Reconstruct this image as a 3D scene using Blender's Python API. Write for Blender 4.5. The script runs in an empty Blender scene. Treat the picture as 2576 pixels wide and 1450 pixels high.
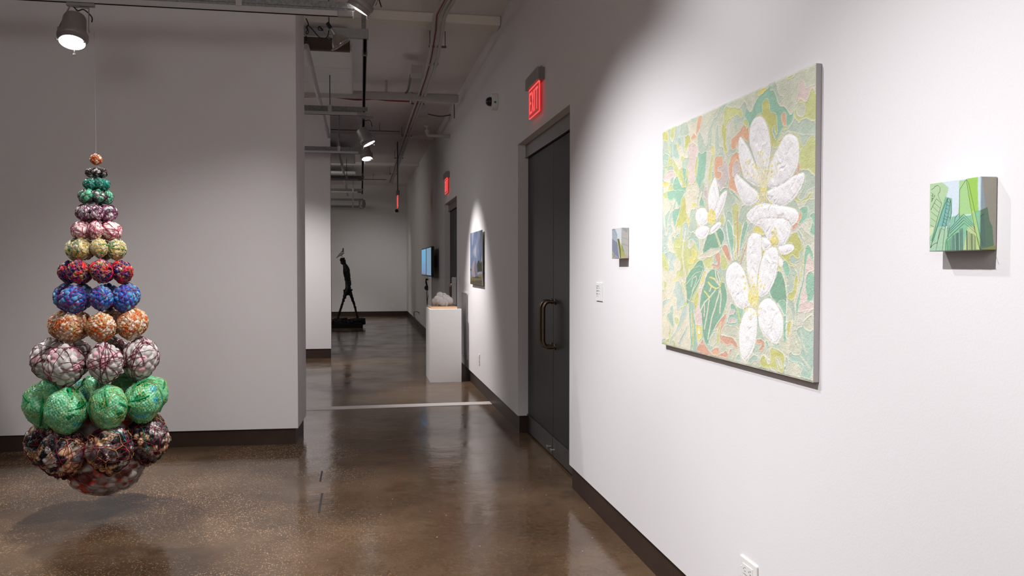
import bpy, math, random
import numpy as np
from mathutils import Vector, Matrix
random.seed(7)
scene = bpy.context.scene
COL = scene.collection
# ------------------------------------------------------------------ camera
f, cx, cy, CAMH = 2080.0, 1288.0, 725.0, 1.368
PIT = math.atan(53.0/f)
YAW = math.atan(380.0*math.cos(PIT)/f)
cam = bpy.data.cameras.new('camera'); camo = bpy.data.objects.new('camera', cam); COL.objects.link(camo)
cam.sensor_width = 36.0; cam.lens = f/2576.0*36.0; cam.clip_start = 0.05; cam.clip_end = 100
camo.location = (0, 0, CAMH); camo.rotation_euler = (math.pi/2-PIT, 0, -YAW)
scene.camera = camo
# ------------------------------------------------------------------ view, world, lights
scene.view_settings.view_transform = 'Standard'; scene.view_settings.look = 'None'
scene.view_settings.gamma = 1; scene.view_settings.use_curve_mapping = False
scene.view_settings.exposure = 0.0
w = bpy.data.worlds.new('world'); scene.world = w; w.use_nodes = True
w.node_tree.nodes['Background'].inputs[0].default_value = (0.9, 0.9, 1, 1)
w.node_tree.nodes['Background'].inputs[1].default_value = 0.02
WHITE = (1.0, 0.955, 0.95); COOL = (0.985, 0.965, 1.0)

def spot(name, loc, aim, power, deg, blend=0.5, radius=0.03, color=WHITE):
    l = bpy.data.lights.new(name, 'SPOT'); l.energy = power; l.color = color
    l.spot_size = math.radians(deg); l.spot_blend = blend; l.shadow_soft_size = radius
    o = bpy.data.objects.new(name, l); COL.objects.link(o); o.location = loc
    o.rotation_euler = (Vector(aim)-Vector(loc)).to_track_quat('-Z', 'Y').to_euler()
    return o
def area(name, loc, aim, power, sx, sy, color=WHITE):
    l = bpy.data.lights.new(name, 'AREA'); l.energy = power; l.color = color
    l.shape = 'RECTANGLE'; l.size = sx; l.size_y = sy
    o = bpy.data.objects.new(name, l); COL.objects.link(o); o.location = loc
    o.rotation_euler = (Vector(aim)-Vector(loc)).to_track_quat('-Z', 'Y').to_euler()
    return o
# out-of-frame gallery spots for near wall and sculpture, then added unseen spots
spot('spot_block_near', (-0.60, 1.35, 3.30), (1.265, 1.15, -0.35), 430, 78, 1.0, .03, COOL)
spot('spot_painting', (-0.10, 2.72, 3.25), (1.265, 2.60, 0.15), 125, 98, 1.0, .03, COOL)
spot('spot_block_far', (-0.60, 3.65, 3.30), (1.265, 3.80, -0.45), 480, 81, 1.0, .03, COOL)
spot('spot_sculpture_left', (-4.2, 5.1, 3.25), (-1.5, 4.95, 0.6), 170, 46, 0.6)
spot('fill_partition_low', (-0.2, 3.4, 3.3), (-1.2, 6.5, -1.0), 230, 72, 1.0, .08)  # unseen fill, added to lift the lower part of the near partition
spot('added_sculpture_right', (-0.1, 4.6, 3.3), (-1.5, 4.95, 0.7), 230, 46, 0.8)  # added off-camera light for the right side of the sculpture
spot('fill_far_wall', (0.3, 20.6, 2.85), (.3, 23.4, .3), 60, 90, 1.0, .1)  # unseen fill, added to brighten the foot of the far wall
spot('fill_far_partition', (-1.3, 10.4, 3.3), (-.8, 12.7, 0.2), 330, 64, 1.0)  # added fill that brightens the lower farther partition, no fixture modelled
# softer light of the rooms off to the left and behind the camera
area('fill_behind', (-2.2, -1.5, 3.4), (-1.6, 6, 1.1), 66, 3, 2)
area('fill_middle_room', (-3.2, 9.8, 3.4), (-1.2, 10, 0), 48, 3, 2)
area('fill_far_room', (-3.2, 17.5, 3.4), (-0.6, 21, 0.6), 70, 3, 3, (1, .93, .87))

# ------------------------------------------------------------------ geometry of the view (places taken from known planes)
_R = np.array([math.cos(YAW), -math.sin(YAW), 0.0])
_F = np.array([math.sin(YAW)*math.cos(PIT), math.cos(YAW)*math.cos(PIT), -math.sin(PIT)])
_U = np.cross(_R, _F)
C0 = np.array([0, 0, CAMH])
def ray(x, y): return _R*(x-cx)/f+_U*(cy-y)/f+_F
def onx(x, y, X): d = ray(x, y); return C0+d*(X/d[0])
def ony(x, y, Y): d = ray(x, y); return C0+d*(Y/d[1])
def onz(x, y, Z): d = ray(x, y); return C0+d*((Z-CAMH)/d[2])
def topx(P):
    d = np.asarray(P, float)-C0; z = d@_F
    return np.stack([cx+f*(d@_R)/z, cy-f*(d@_U)/z], -1)
WX = 1.265

# ------------------------------------------------------------------ colour and material helpers
def lin(c, k=1.0):
    c = np.asarray(c, float)/255.0
    return np.where(c <= 0.04045, c/12.92, ((c+0.055)/1.055)**2.4)*k
MATS = {}
def mat(name, color=(.8, .8, .8), rough=0.6, metal=0.0, spec=0.5, bump=0.0, bscale=200.0, attr=False, emit=None, estr=0.0,
        var=0.0, vscale=3.0, trans=0.0, alpha=1.0, coat=0.0, ior=1.45, stretch=None):
    m = bpy.data.materials.new(name); m.use_nodes = True
    nt = m.node_tree; b = nt.nodes['Principled BSDF']; L = nt.links.new
    b.inputs['Base Color'].default_value = (*color, 1); b.inputs['Roughness'].default_value = rough
    b.inputs['Metallic'].default_value = metal; b.inputs['Specular IOR Level'].default_value = spec
    b.inputs['Transmission Weight'].default_value = trans; b.inputs['Alpha'].default_value = alpha
    b.inputs['Coat Weight'].default_value = coat; b.inputs['IOR'].default_value = ior
    tc = nt.nodes.new('ShaderNodeTexCoord'); co = tc.outputs['Object']
    if stretch:
        mp = nt.nodes.new('ShaderNodeMapping'); mp.inputs['Scale'].default_value = stretch
        L(co, mp.inputs['Vector']); co = mp.outputs['Vector']
    if attr:
        a = nt.nodes.new('ShaderNodeAttribute'); a.attribute_name = 'Col'
        L(a.outputs['Color'], b.inputs['Base Color'])
    elif var > 0:
        n = nt.nodes.new('ShaderNodeTexNoise'); n.inputs['Scale'].default_value = vscale; n.inputs['Detail'].default_value = 6
        L(co, n.inputs['Vector'])
        mx = nt.nodes.new('ShaderNodeMix'); mx.data_type = 'RGBA'
        mx.inputs[6].default_value = (*[c*(1-var) for c in color], 1); mx.inputs[7].default_value = (*[min(1, c*(1+var)) for c in color], 1)
        L(n.outputs['Fac'], mx.inputs[0]); L(mx.outputs[2], b.inputs['Base Color'])
    if bump > 0:
        n = nt.nodes.new('ShaderNodeTexNoise'); n.inputs['Scale'].default_value = bscale; n.inputs['Detail'].default_value = 4
        L(co, n.inputs['Vector'])
        bp = nt.nodes.new('ShaderNodeBump'); bp.inputs['Strength'].default_value = bump; bp.inputs['Distance'].default_value = 0.002
        L(n.outputs['Fac'], bp.inputs['Height']); L(bp.outputs['Normal'], b.inputs['Normal'])
    if emit is not None:
        b.inputs['Emission Color'].default_value = (*emit, 1); b.inputs['Emission Strength'].default_value = estr
    MATS[name] = m
    return m

wall_m = mat('wall_paint', (.755, .738, .738), .75, spec=.25, bump=.12, bscale=160, var=.015, vscale=1.2)
ceil_m = mat('ceiling_paint', (.86, .82, .81), .85, spec=.2, bump=.5, bscale=30, var=.05, vscale=2.0)
beam_m = mat('beam_paint', (.84, .79, .72), .8, spec=.2, var=.08, vscale=4)
base_m = mat('baseboard_brown', (.040, .024, .018), .45, spec=.4, var=.25, vscale=9, bump=.2, bscale=60)
slotf_m = mat('slot_grey', (.035, .032, .03), .6)
slot_m = mat('socket_grey', (.16, .15, .15), .8)
dark_m = mat('black_gap', (.004, .004, .004), .9, spec=.1)
door_m = mat('dark_metal_door', (.030, .030, .030), .42, metal=.55, var=.12, vscale=2, bump=.05, bscale=90)
steel_m = mat('brushed_steel', (.30, .285, .275), .38, metal=.9, bump=.15, bscale=120, stretch=(1, .05, 1))
kick_m = mat('kick_plate_steel', (.12, .115, .11), .38, metal=.85, var=.3, vscale=9)
bronze_m = mat('bronze_handle', (.22, .165, .12), .32, metal=1.0, var=.2, vscale=40)
galv_m = mat('galvanised_strut', (.24, .24, .235), .5, metal=.5, var=.75, vscale=70)
galvl_m = mat('pale_strut', (.34, .34, .335), .5, metal=.4, var=.2, vscale=40)
galvd_m = mat('dark_strut', (.05, .05, .05), .5, metal=.6, var=.4, vscale=60)
trackw_m = mat('track_white', (.50, .485, .475), .5)
conduit_m = mat('painted_conduit', (.50, .47, .455), .5, var=.08, vscale=8)
conduitg_m = mat('grey_conduit', (.16, .16, .16), .4, metal=.5)
conduitr_m = mat('red_conduit', (.26, .022, .018), .5)
white_m = mat('white_plastic', (.80, .79, .76), .35)
whitep_m = mat('white_painted_wood', (.78, .775, .765), .55, bump=.1, bscale=120)
panel_m = mat('acoustic_panel', (.84, .84, .83), .9, bump=.3, bscale=300)
duct_m = mat('duct_dark', (.085, .06, .045), .45, metal=.3, var=.3, vscale=5)
black_m = mat('black_plastic', (.012, .012, .013), .35)
cord_m = mat('black_cord', (.012, .010, .010), .5)
can_m = mat('lamp_can_grey', (.27, .25, .24), .42, metal=.25)
canl_m = mat('lamp_can_light', (.30, .28, .27), .42, metal=.2)
clip_m = mat('lamp_clip', (.5, .48, .46), .3, metal=.8)
lens_m = mat('lamp_lens', (1, 1, 1), .3, emit=(1, .97, .96), estr=14)
lensr_m = mat('lamp_reflector', (1, 1, 1), .3, emit=(1, .95, .94), estr=2.2)
alu_m = mat('spun_aluminium', (.42, .39, .35), .35, metal=.7, var=.15, vscale=9)
chrome_m = mat('bright_rim', (.75, .75, .78), .12, metal=1)
wood_m = mat('pale_maple', (.66, .43, .27), .5, var=.15, vscale=12, stretch=(1, 8, 8))
acr_m = mat('clear_acrylic', (1, 1, 1), .02, trans=1.0, ior=1.12, spec=.5)
plaster_m = mat('white_plaster', (.74, .715, .69), .6, bump=.15, bscale=80)
bronze_dark = mat('blackened_scrap', (.0055, .005, .0052), .55, spec=.4, bump=.6, bscale=60)
canvas_side = mat('grey_canvas_edge', (.44, .41, .41), .85, bump=.5, bscale=300)
paint_m = mat('painted_relief', attr=True, rough=.55, spec=.35, bump=.8, bscale=260)
textile_m = mat('waxed_textile', attr=True, rough=.45, spec=.4, bump=.25, bscale=500)
print_m = mat('photo_print', attr=True, rough=.35)
stitch_m = mat('dark_stitching', (.035, .055, .055), .7)
bundle_m = mat('bundle_fabric', attr=True, rough=.45, spec=.4, bump=.4, bscale=140)
bubble_m = mat('bubble_wrap_fabric', attr=True, rough=.22, spec=.6)
thread_m = mat('clear_thread', (.5, .48, .47), .3)
tape_m = mat('floor_strip', (.56, .52, .50), .5, var=.06, vscale=10)
pigeon_m = mat('pigeon_feathers', attr=True, rough=.6)
glassred_m = mat('exit_panel_red', (.35, .05, .05), .2, emit=(1, .085, .085), estr=.27)
redglow_m = mat('exit_glow_red', (.8, .1, .1), .3, emit=(1, .085, .085), estr=1.1)
grey_text_m = mat('grey_print', (.22, .22, .22), .8)
green_m = mat('green_sticker', (.02, .3, .12), .6)

# floor: stained, polished concrete with exposed aggregate
def floor_material():
    m = bpy.data.materials.new('polished_concrete'); m.use_nodes = True
    nt = m.node_tree; b = nt.nodes['Principled BSDF']; L = nt.links.new; N = nt.nodes.new
    tc = N('ShaderNodeTexCoord'); co = tc.outputs['Object']
    def noise(s, d=5, r=.55):
        n = N('ShaderNodeTexNoise'); n.inputs['Scale'].default_value = s; n.inputs['Detail'].default_value = d; n.inputs['Roughness'].default_value = r
        L(co, n.inputs['Vector']); return n.outputs['Fac']
    def ramp(src, stops):
        r = N('ShaderNodeValToRGB'); e = r.color_ramp.elements
        e[0].position, e[0].color = stops[0][0], (*stops[0][1], 1); e[1].position, e[1].color = stops[1][0], (*stops[1][1], 1)
        for p, c in stops[2:]:
            k = e.new(p); k.color = (*c, 1)
        L(src, r.inputs['Fac']); return r.outputs['Color']
    def mix(fac, a, c, mode='MIX'):
        x = N('ShaderNodeMix'); x.data_type = 'RGBA'; x.blend_type = mode
        if isinstance(fac, float): x.inputs[0].default_value = fac
        else: L(fac, x.inputs[0])
        for i, v in ((6, a), (7, c)):
            if isinstance(v, tuple): x.inputs[i].default_value = (*v, 1)
            else: L(v, x.inputs[i])
        return x.outputs[2]
    base = ramp(noise(.9, 8, .62), [(.30, (.034, .016, .007)), (.48, (.080, .045, .022)), (.60, (.125, .078, .043)), (.8, (.085, .053, .031))])
    base = mix(ramp(noise(38, 4), [(.35, (0, 0, 0)), (.7, (.4, .4, .4))]), base, (.13, .095, .068))
    # pale chips
    v = N('ShaderNodeTexVoronoi'); v.inputs['Scale'].default_value = 92; v.inputs['Randomness'].default_value = 1; L(co, v.inputs['Vector'])
    chip = ramp(v.outputs['Distance'], [(.24, (1, 1, 1)), (.38, (0, 0, 0))])
    patch = ramp(noise(1.1, 6, .65), [(.38, (0, 0, 0)), (.54, (1, 1, 1))])
    sel = N('ShaderNodeSeparateColor'); L(v.outputs['Color'], sel.inputs[0])
    few = ramp(sel.outputs[0], [(.30, (0, 0, 0)), (.36, (1, 1, 1))])
    sx = N('ShaderNodeSeparateXYZ'); L(co, sx.inputs[0]); sw = N('ShaderNodeMath'); sw.operation = 'MULTIPLY_ADD'; L(noise(1.6, 3), sw.inputs[0]); sw.inputs[1].default_value = 1.6; L(sx.outputs[0], sw.inputs[2])
    worn = N('ShaderNodeMapRange'); L(sw.outputs[0], worn.inputs[0]); worn.inputs[1].default_value = .45; worn.inputs[2].default_value = 1.05; worn.inputs[3].default_value = 1; worn.inputs[4].default_value = .06
    patch = mix(1.0, patch, worn.outputs[0], 'MULTIPLY')
    cm = mix(1.0, chip, patch, 'MULTIPLY'); cm = mix(1.0, cm, few, 'MULTIPLY')
    chipcol = mix(sel.outputs[1], (.48, .34, .22), (.30, .17, .09))
    base = mix(cm, base, chipcol)
    # a few scattered white flecks and dark stains
    v2 = N('ShaderNodeTexVoronoi'); v2.inputs['Scale'].default_value = 11; L(co, v2.inputs['Vector'])
    fl = ramp(v2.outputs['Distance'], [(.025, (1, 1, 1)), (.04, (0, 0, 0))])
    base = mix(fl, base, (.6, .58, .52))
    st = ramp(noise(2.7, 3), [(.60, (0, 0, 0)), (.72, (.7, .7, .7))])
    base = mix(st, base, (.035, .024, .018))
    L(base, b.inputs['Base Color'])
    rr = ramp(noise(1.7, 6), [(.34, (.06, .06, .06)), (.68, (.25, .25, .25))]); L(rr, b.inputs['Roughness'])
    b.inputs['Specular IOR Level'].default_value = .42; b.inputs['IOR'].default_value = 1.5
    bp = N('ShaderNodeBump'); bp.inputs['Strength'].default_value = .22; bp.inputs['Distance'].default_value = .01; L(noise(7, 5, .6), bp.inputs['Height'])
    b2 = N('ShaderNodeBump'); b2.inputs['Strength'].default_value = .05; b2.inputs['Distance'].default_value = .003; L(noise(60, 3), b2.inputs['Height'])
    L(bp.outputs['Normal'], b2.inputs['Normal']); L(b2.outputs['Normal'], b.inputs['Normal'])
    return m
floor_m = floor_material()

# ------------------------------------------------------------------ mesh helpers
class MB:
    def __init__(s): s.v = []; s.q = []; s.n = 0; s.c = []
    def add(s, v, faces, col=None):
        v = np.asarray(v, float); s.v.append(v); s.q += [tuple(int(i)+s.n for i in q) for q in faces]; s.n += len(v)
        if col is not None: s.c.append(np.broadcast_to(np.asarray(col, float), (len(v), 3)))
        return s
    def box(s, a, b, M=None, col=None):
        x0, y0, z0 = a; x1, y1, z1 = b
        v = np.array([(x, y, z) for x in (x0, x1) for y in (y0, y1) for z in (z0, z1)], float)
        if M is not None: v = np.array([tuple(M @ Vector(p)) for p in v])
        return s.add(v, [(0, 1, 3, 2), (4, 6, 7, 5), (0, 4, 5, 1), (2, 3, 7, 6), (0, 2, 6, 4), (1, 5, 7, 3)], col)
    def tube(s, pts, r, n=8, caps=True, col=None):
        pts = np.asarray(pts, float); k = len(pts)
        rr = np.broadcast_to(np.asarray(r, float), (k,))
        t = np.gradient(pts, axis=0); t /= np.linalg.norm(t, axis=1)[:, None]+1e-12
        up = np.array([0, 0, 1.0]) if abs(t[0][2]) < .9 else np.array([1.0, 0, 0])
        a = np.cross(t[0], up); a /= np.linalg.norm(a)
        V = []
        for i in range(k):
            a = a-t[i]*(a@t[i]); a /= np.linalg.norm(a)+1e-12; b = np.cross(t[i], a)
            ang = np.arange(n)*2*math.pi/n
            V.append(pts[i]+rr[i]*(np.cos(ang)[:, None]*a+np.sin(ang)[:, None]*b))
        V = np.concatenate(V); F = []
        for i in range(k-1):
            for j in range(n):
                F.append((i*n+j, i*n+(j+1) % n, (i+1)*n+(j+1) % n, (i+1)*n+j))
        if caps: F.append(tuple(range(n))[::-1]); F.append(tuple((k-1)*n+j for j in range(n)))
        return s.add(V, F, col)
    def lathe(s, prof, M=None, n=32, col=None):
        V = []; F = []; k = len(prof)
        for r, z in prof:
            for j in range(n):
                a = 2*math.pi*j/n; V.append((max(r, 1e-4)*math.cos(a), max(r, 1e-4)*math.sin(a), z))
        for i in range(k-1):
            for j in range(n): F.append((i*n+j, i*n+(j+1) % n, (i+1)*n+(j+1) % n, (i+1)*n+j))
        V = np.array(V)
        if M is not None: V = np.array([tuple(M @ Vector(p)) for p in V])
        return s.add(V, F, col)
    def build(s, name, m, parent=None, smooth=False, bevel=0.0, bseg=2):
        me = bpy.data.meshes.new(name); V = np.concatenate(s.v) if s.v else np.zeros((0, 3))
        me.from_pydata(V.tolist(), [], s.q)
        if s.c:
            ca = me.color_attributes.new('Col', 'FLOAT_COLOR', 'POINT'); d = np.ones((len(V), 4)); d[:, :3] = np.concatenate(s.c); ca.data.foreach_set('color', d.ravel())
        me.materials.append(m); me.update()
        o = bpy.data.objects.new(name, me); COL.objects.link(o)
        if parent: o.parent = parent; o.matrix_parent_inverse = parent.matrix_world.inverted() if False else Matrix.Identity(4)
        if smooth:
            me.shade_smooth()
            if smooth != 'all': me.set_sharp_from_angle(angle=math.radians(35))
        if bevel > 0:
            md = o.modifiers.new('bevel', 'BEVEL'); md.width = bevel; md.segments = bseg; md.limit_method = 'ANGLE'
        return o
def fast_mesh(name, V, Q, col, m, smooth=True):
    """V (n,3); Q (m,k) faces of equal size"""
    me = bpy.data.meshes.new(name); V = np.asarray(V, np.float32); Q = np.asarray(Q, np.int32); k = Q.shape[1]
    me.vertices.add(len(V)); me.vertices.foreach_set('co', V.ravel())
    me.loops.add(Q.size); me.loops.foreach_set('vertex_index', Q.ravel())
    me.polygons.add(len(Q)); me.polygons.foreach_set('loop_start', np.arange(0, Q.size, k, dtype=np.int32))
    me.polygons.foreach_set('loop_total', np.full(len(Q), k, np.int32))
    me.update(calc_edges=True)
    if col is not None:
        ca = me.color_attributes.new('Col', 'FLOAT_COLOR', 'POINT'); d = np.ones((len(V), 4), np.float32); d[:, :3] = col; ca.data.foreach_set('color', d.ravel())
    me.materials.append(m)
    if smooth: me.shade_smooth()
    me.validate()
    return me
def link(me, name, parent=None, loc=(0, 0, 0)):
    o = bpy.data.objects.new(name, me); COL.objects.link(o); o.location = loc
    if parent: o.parent = parent
    return o
def tag(o, label=None, cat=None, group=None, kind=None):
    if label: o['label'] = label
    if cat: o['category'] = cat
    if group: o['group'] = group
    if kind: o['kind'] = kind
    return o
def thing(name, label, cat, loc=(0, 0, 0), rz=0, group=None):
    o = bpy.data.objects.new(name, None); COL.objects.link(o); o.location = loc; o.rotation_euler = (0, 0, rz); o.empty_display_size = .1
    return tag(o, label, cat, group)
def struct(o): o['kind'] = 'structure'; return o
def srot(d):  # rotation taking +Z to d
    return Vector(d).to_track_quat('Z', 'Y').to_matrix().to_4x4()
def dup(root, loc=None, label=None):
    r = root.copy(); COL.objects.link(r)
    if loc is not None: r.location = loc
    if label: r['label'] = label
    for ch in list(root.children):
        c = ch.copy(); COL.objects.link(c); c.parent = r
        for g in list(ch.children):
            d = g.copy(); COL.objects.link(d); d.parent = c
    return r
def smoothpath(pts, n=8):
    pts = [np.asarray(p, float) for p in pts]; out = []
    P = [2*pts[0]-pts[1]]+pts+[2*pts[-1]-pts[-2]]
    for i in range(1, len(P)-2):
        for t in np.arange(n)/n:
            a, b, c, d = P[i-1], P[i], P[i+1], P[i+2]
            out.append(.5*((2*b)+(-a+c)*t+(2*a-5*b+4*c-d)*t*t+(-a+3*b-3*c+d)*t**3))
    out.append(pts[-1]); return np.array(out)

# ------------------------------------------------------------------ the room
CZ = 3.65; YB = 23.4
D1 = (4.950, 6.655, 2.366); D2 = (11.04, 12.70, 2.323)      # two door openings in the right wall
b = MB(); b.box((-7, -4, -.2), (2, YB+.2, 0)); fl = struct(b.build('floor', floor_m))
for k, (p, q, wd) in enumerate([((808, 1186), (808, 1212), .011), ((807, 1242), (806, 1291), .012)]):
    A, B = onz(*p, 0), onz(*q, 0); b = MB()
    xm = (A[0]+B[0])/2
    b.box((xm-wd/2, B[1], -.002), (xm+wd/2, A[1], .0012)); b.build('floor_slot', slotf_m, fl)
b = MB(); b.box((-7, -4, CZ), (2, YB+.2, CZ+.2)); ce = struct(b.build('ceiling', ceil_m))
# beams under the ceiling
b = MB(); b.box((-7, 7.47, 3.565), (1.262, 7.68, CZ)); bb = struct(b.build('trim_1', beam_m, bevel=.012))
b = MB(); b.box((-7, 10.95, 3.57), (1.262, 11.2, CZ)); struct(b.build('trim_2', ceil_m, bevel=.012))
b = MB(); b.box((-7, 14.4, 3.58), (1.262, 14.65, CZ)); struct(b.build('trim_3', ceil_m, bevel=.012))
b = MB(); b.box((-7, 18.3, 3.58), (1.262, 18.5, CZ)); struct(b.build('trim_4', ceil_m, bevel=.012))
# right wall with two openings, floating above a recessed base
b = MB(); zb = .142
for y0, y1, z0 in [(-4, D1[0], zb), (D1[1], D2[0], zb), (D2[1], YB, zb)]: b.box((WX, y0, z0), (WX+.5, y1, CZ))
b.box((WX, D1[0], D1[2]), (WX+.5, D1[1], CZ)); b.box((WX, D2[0], D2[2]), (WX+.5, D2[1], CZ))
struct(b.build('wall_right', wall_m))
b = MB(); r = .015
for y0, y1 in [(-4, D1[0]-r), (D1[1]+r, D2[0]-r), (D2[1]+r, YB)]: b.box((WX+r, y0, 0), (WX+.48, y1, zb))
struct(b.build('baseboard_right', base_m))
b = MB(); b.box((-7, YB, .125), (2, YB+.2, CZ)); struct(b.build('wall_back', wall_m))
b = MB(); b.box((-7, YB+.012, 0), (1.28, YB+.19, .125)); struct(b.build('baseboard_back', base_m))
b = MB(); b.box((-7.2, -4, 0), (-7, YB, CZ)); struct(b.build('wall_left', wall_m))
b = MB(); b.box((-7, -4.2, 0), (2, -4, CZ)); struct(b.build('wall_front', wall_m))
# near partition (turned a little) and its recessed base
P0 = Vector((-.482, 6.535, 0)); ang = math.atan2(-.098, 2.13)
Mp = Matrix.Translation(P0) @ Matrix.Rotation(ang, 4, 'Z')
b = MB(); b.box((-6.4, 0, .125), (0, .56, CZ), Mp); struct(b.build('wall_middle', wall_m))
b = MB(); b.box((-6.4, .015, 0), (-.02, .54, .125), Mp); struct(b.build('baseboard_middle', base_m))
# farther partition
e2 = onz(833.5, 901, 0)
b = MB(); b.box((-7, e2[1], .14), (e2[0], e2[1]+.24, CZ)); struct(b.build('wall_middle_far', wall_m))
b = MB(); b.box((-7, e2[1]+.013, 0), (e2[0]-.012, e2[1]+.23, .14)); struct(b.build('baseboard_middle_far', base_m))
# white strip let into the floor
A = onz(777, 1030, 0); Bq = onz(1234, 1014.5, 0)
b = MB(); dy = .085
b.add([(A[0]-.4, A[1]-dy, .0), (A[0]-.4, A[1]+dy, .0), (1.278, Bq[1]+dy, .0), (1.278, Bq[1]-dy, .0),
       (A[0]-.4, A[1]-dy, .003), (A[0]-.4, A[1]+dy, .003), (1.278, Bq[1]+dy, .003), (1.278, Bq[1]-dy, .003)],
      [(4, 7, 6, 5), (0, 4, 5, 1), (1, 5, 6, 2), (2, 6, 7, 3), (3, 7, 4, 0)])
struct(b.build('trim_5', tape_m))

# ------------------------------------------------------------------ doors
def double_door(name, y0, y1, ztop, seam):
    d = bpy.data.objects.new(name, None); COL.objects.link(d); d.location = (1.35, (y0+y1)/2, 0); struct(d); d.empty_display_size = .1
    X = 1.35; o = lambda mb, nm, m, **k: (lambda ob: (setattr(ob, 'location', (-1.35, -(y0+y1)/2, 0)), ob)[1])(mb.build(nm, m, d, **k))
    h = ztop-.105
    b = MB(); b.box((X-.022, y0-.02, h), (X+.06, y1+.02, ztop+.03)); b.box((X-.026, y0-.02, h-.004), (X-.018, y1+.02, h+.008)); o(b, 'header_rail', steel_m, bevel=.003)
    b = MB(); b.box((X+.05, y0-.1, 0), (X+.06, y1+.1, h)); o(b, 'backing', dark_m)
    leaves = []
    for a, c, sgn in ((y0-.01, seam-.003, -1), (seam+.003, y1+.01, 1)):
        b = MB(); b.box((X, a, .012), (X+.045, c, h-.006)); lf = o(b, 'door_leaf', door_m, bevel=.002)
        b = MB(); b.box((X-.006, a+.004, .014), (X, c-.004, .15)); b.box((X-.010, a+.004, .144), (X, c-.004, .156))
        k = b.build('kick_plate', kick_m, lf, bevel=.0015)
        # pull handle
        yh = seam+sgn*.055; z0h, z1h = .80, 1.12
        pts = [(X, yh, z1h), (X-.055, yh, z1h), (X-.082, yh, z1h-.03), (X-.085, yh, z1h-.08), (X-.085, yh, z0h+.08), (X-.082, yh, z0h+.03), (X-.055, yh, z0h), (X, yh, z0h)]
        b = MB(); b.tube(smoothpath(pts, 6), .0125, 12)
        for z in (z0h, z1h): b.lathe([(.001, 0), (.021, 0), (.021, .006), (.012, .01)], Matrix.Translation((X, yh, z)) @ Matrix.Rotation(-math.pi/2, 4, 'Y'), 20)
        b.build('door_handle', bronze_m, lf, smooth=True)
        # floor bolt
        yb = seam+sgn*.06; b = MB()
        b.tube([(X-.006, yb, .07), (X-.03, yb, .07)], .007, 10); b.lathe([(.001, 0), (.013, 0), (.013, .005), (.004, .007)], Matrix.Translation((X-.03, yb, .07)) @ Matrix.Rotation(-math.pi/2, 4, 'Y'), 14)
        b.build('floor_bolt', clip_m, lf, smooth=True)
    return d
double_door('door_1', D1[0], D1[1], D1[2], 5.745)
double_door('door_2', D2[0], D2[1], D2[2], 11.87)

# ------------------------------------------------------------------ numpy noise
def vnoise(P, seed=0):
    """value noise in any dimension, smooth"""
    P = np.asarray(P, float); n, d = P.shape; i = np.floor(P).astype(np.int64); t = P-i; t = t*t*(3-2*t)
    out = np.zeros(n)
    for c in range(2**d):
        bits = [(c >> k) & 1 for k in range(d)]
        h = np.full(n, seed*7919+13, np.int64); wgt = np.ones(n)
        for k in range(d):
            h = (h*1103515245+(i[:, k]+bits[k])*(374761393, 668265263, 2147483647)[k]+12345) & 0x7fffffff
            h = (h ^ (h >> 13))*1274126177 & 0x7fffffff
            wgt *= t[:, k] if bits[k] else 1-t[:, k]
        out += wgt*((h & 0xffff)/65535.0)
    return out
def fnoise(P, o=3, seed=0): 
    P = np.asarray(P, float); return sum(vnoise(P*2**k+k*17.3, seed+k)*.5**k for k in range(o))/sum(.5**k for k in range(o))
def inpoly(X, Y, poly):
    poly = np.asarray(poly, float); x0, y0 = poly.min(0); x1, y1 = poly.max(0)
    out = np.zeros(len(X), bool); sel = np.where((X >= x0) & (X <= x1) & (Y >= y0) & (Y <= y1))[0]
    if len(sel) == 0: return out
    x, y = X[sel], Y[sel]; r = np.zeros(len(sel), bool); j = len(poly)-1
    for i in range(len(poly)):
        xi, yi = poly[i]; xj, yj = poly[j]
        if yi != yj:
            c = ((yi > y) != (yj > y)) & (x < (xj-xi)*(y-yi)/(yj-yi)+xi); r ^= c
        j = i
    out[sel] = r; return out
def segdist(X, Y, pl):
    d = np.full(len(X), 1e9)
    for (ax, ay), (bx, by) in zip(pl[:-1], pl[1:]):
        sel = np.where((X > min(ax, bx)-8) & (X < max(ax, bx)+8) & (Y > min(ay, by)-8) & (Y < max(ay, by)+8))[0]
        if len(sel) == 0: continue
        vx, vy = bx-ax, by-ay; L2 = vx*vx+vy*vy+1e-9
        t = np.clip(((X[sel]-ax)*vx+(Y[sel]-ay)*vy)/L2, 0, 1)
        d[sel] = np.minimum(d[sel], np.hypot(X[sel]-ax-t*vx, Y[sel]-ay-t*vy))
    return d
def chaikin(p, it=2):
    p = np.asarray(p, float)
    for _ in range(it):
        q = np.roll(p, -1, 0); p = np.stack([.75*p+.25*q, .25*p+.75*q], 1).reshape(-1, 2)
    return p

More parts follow.
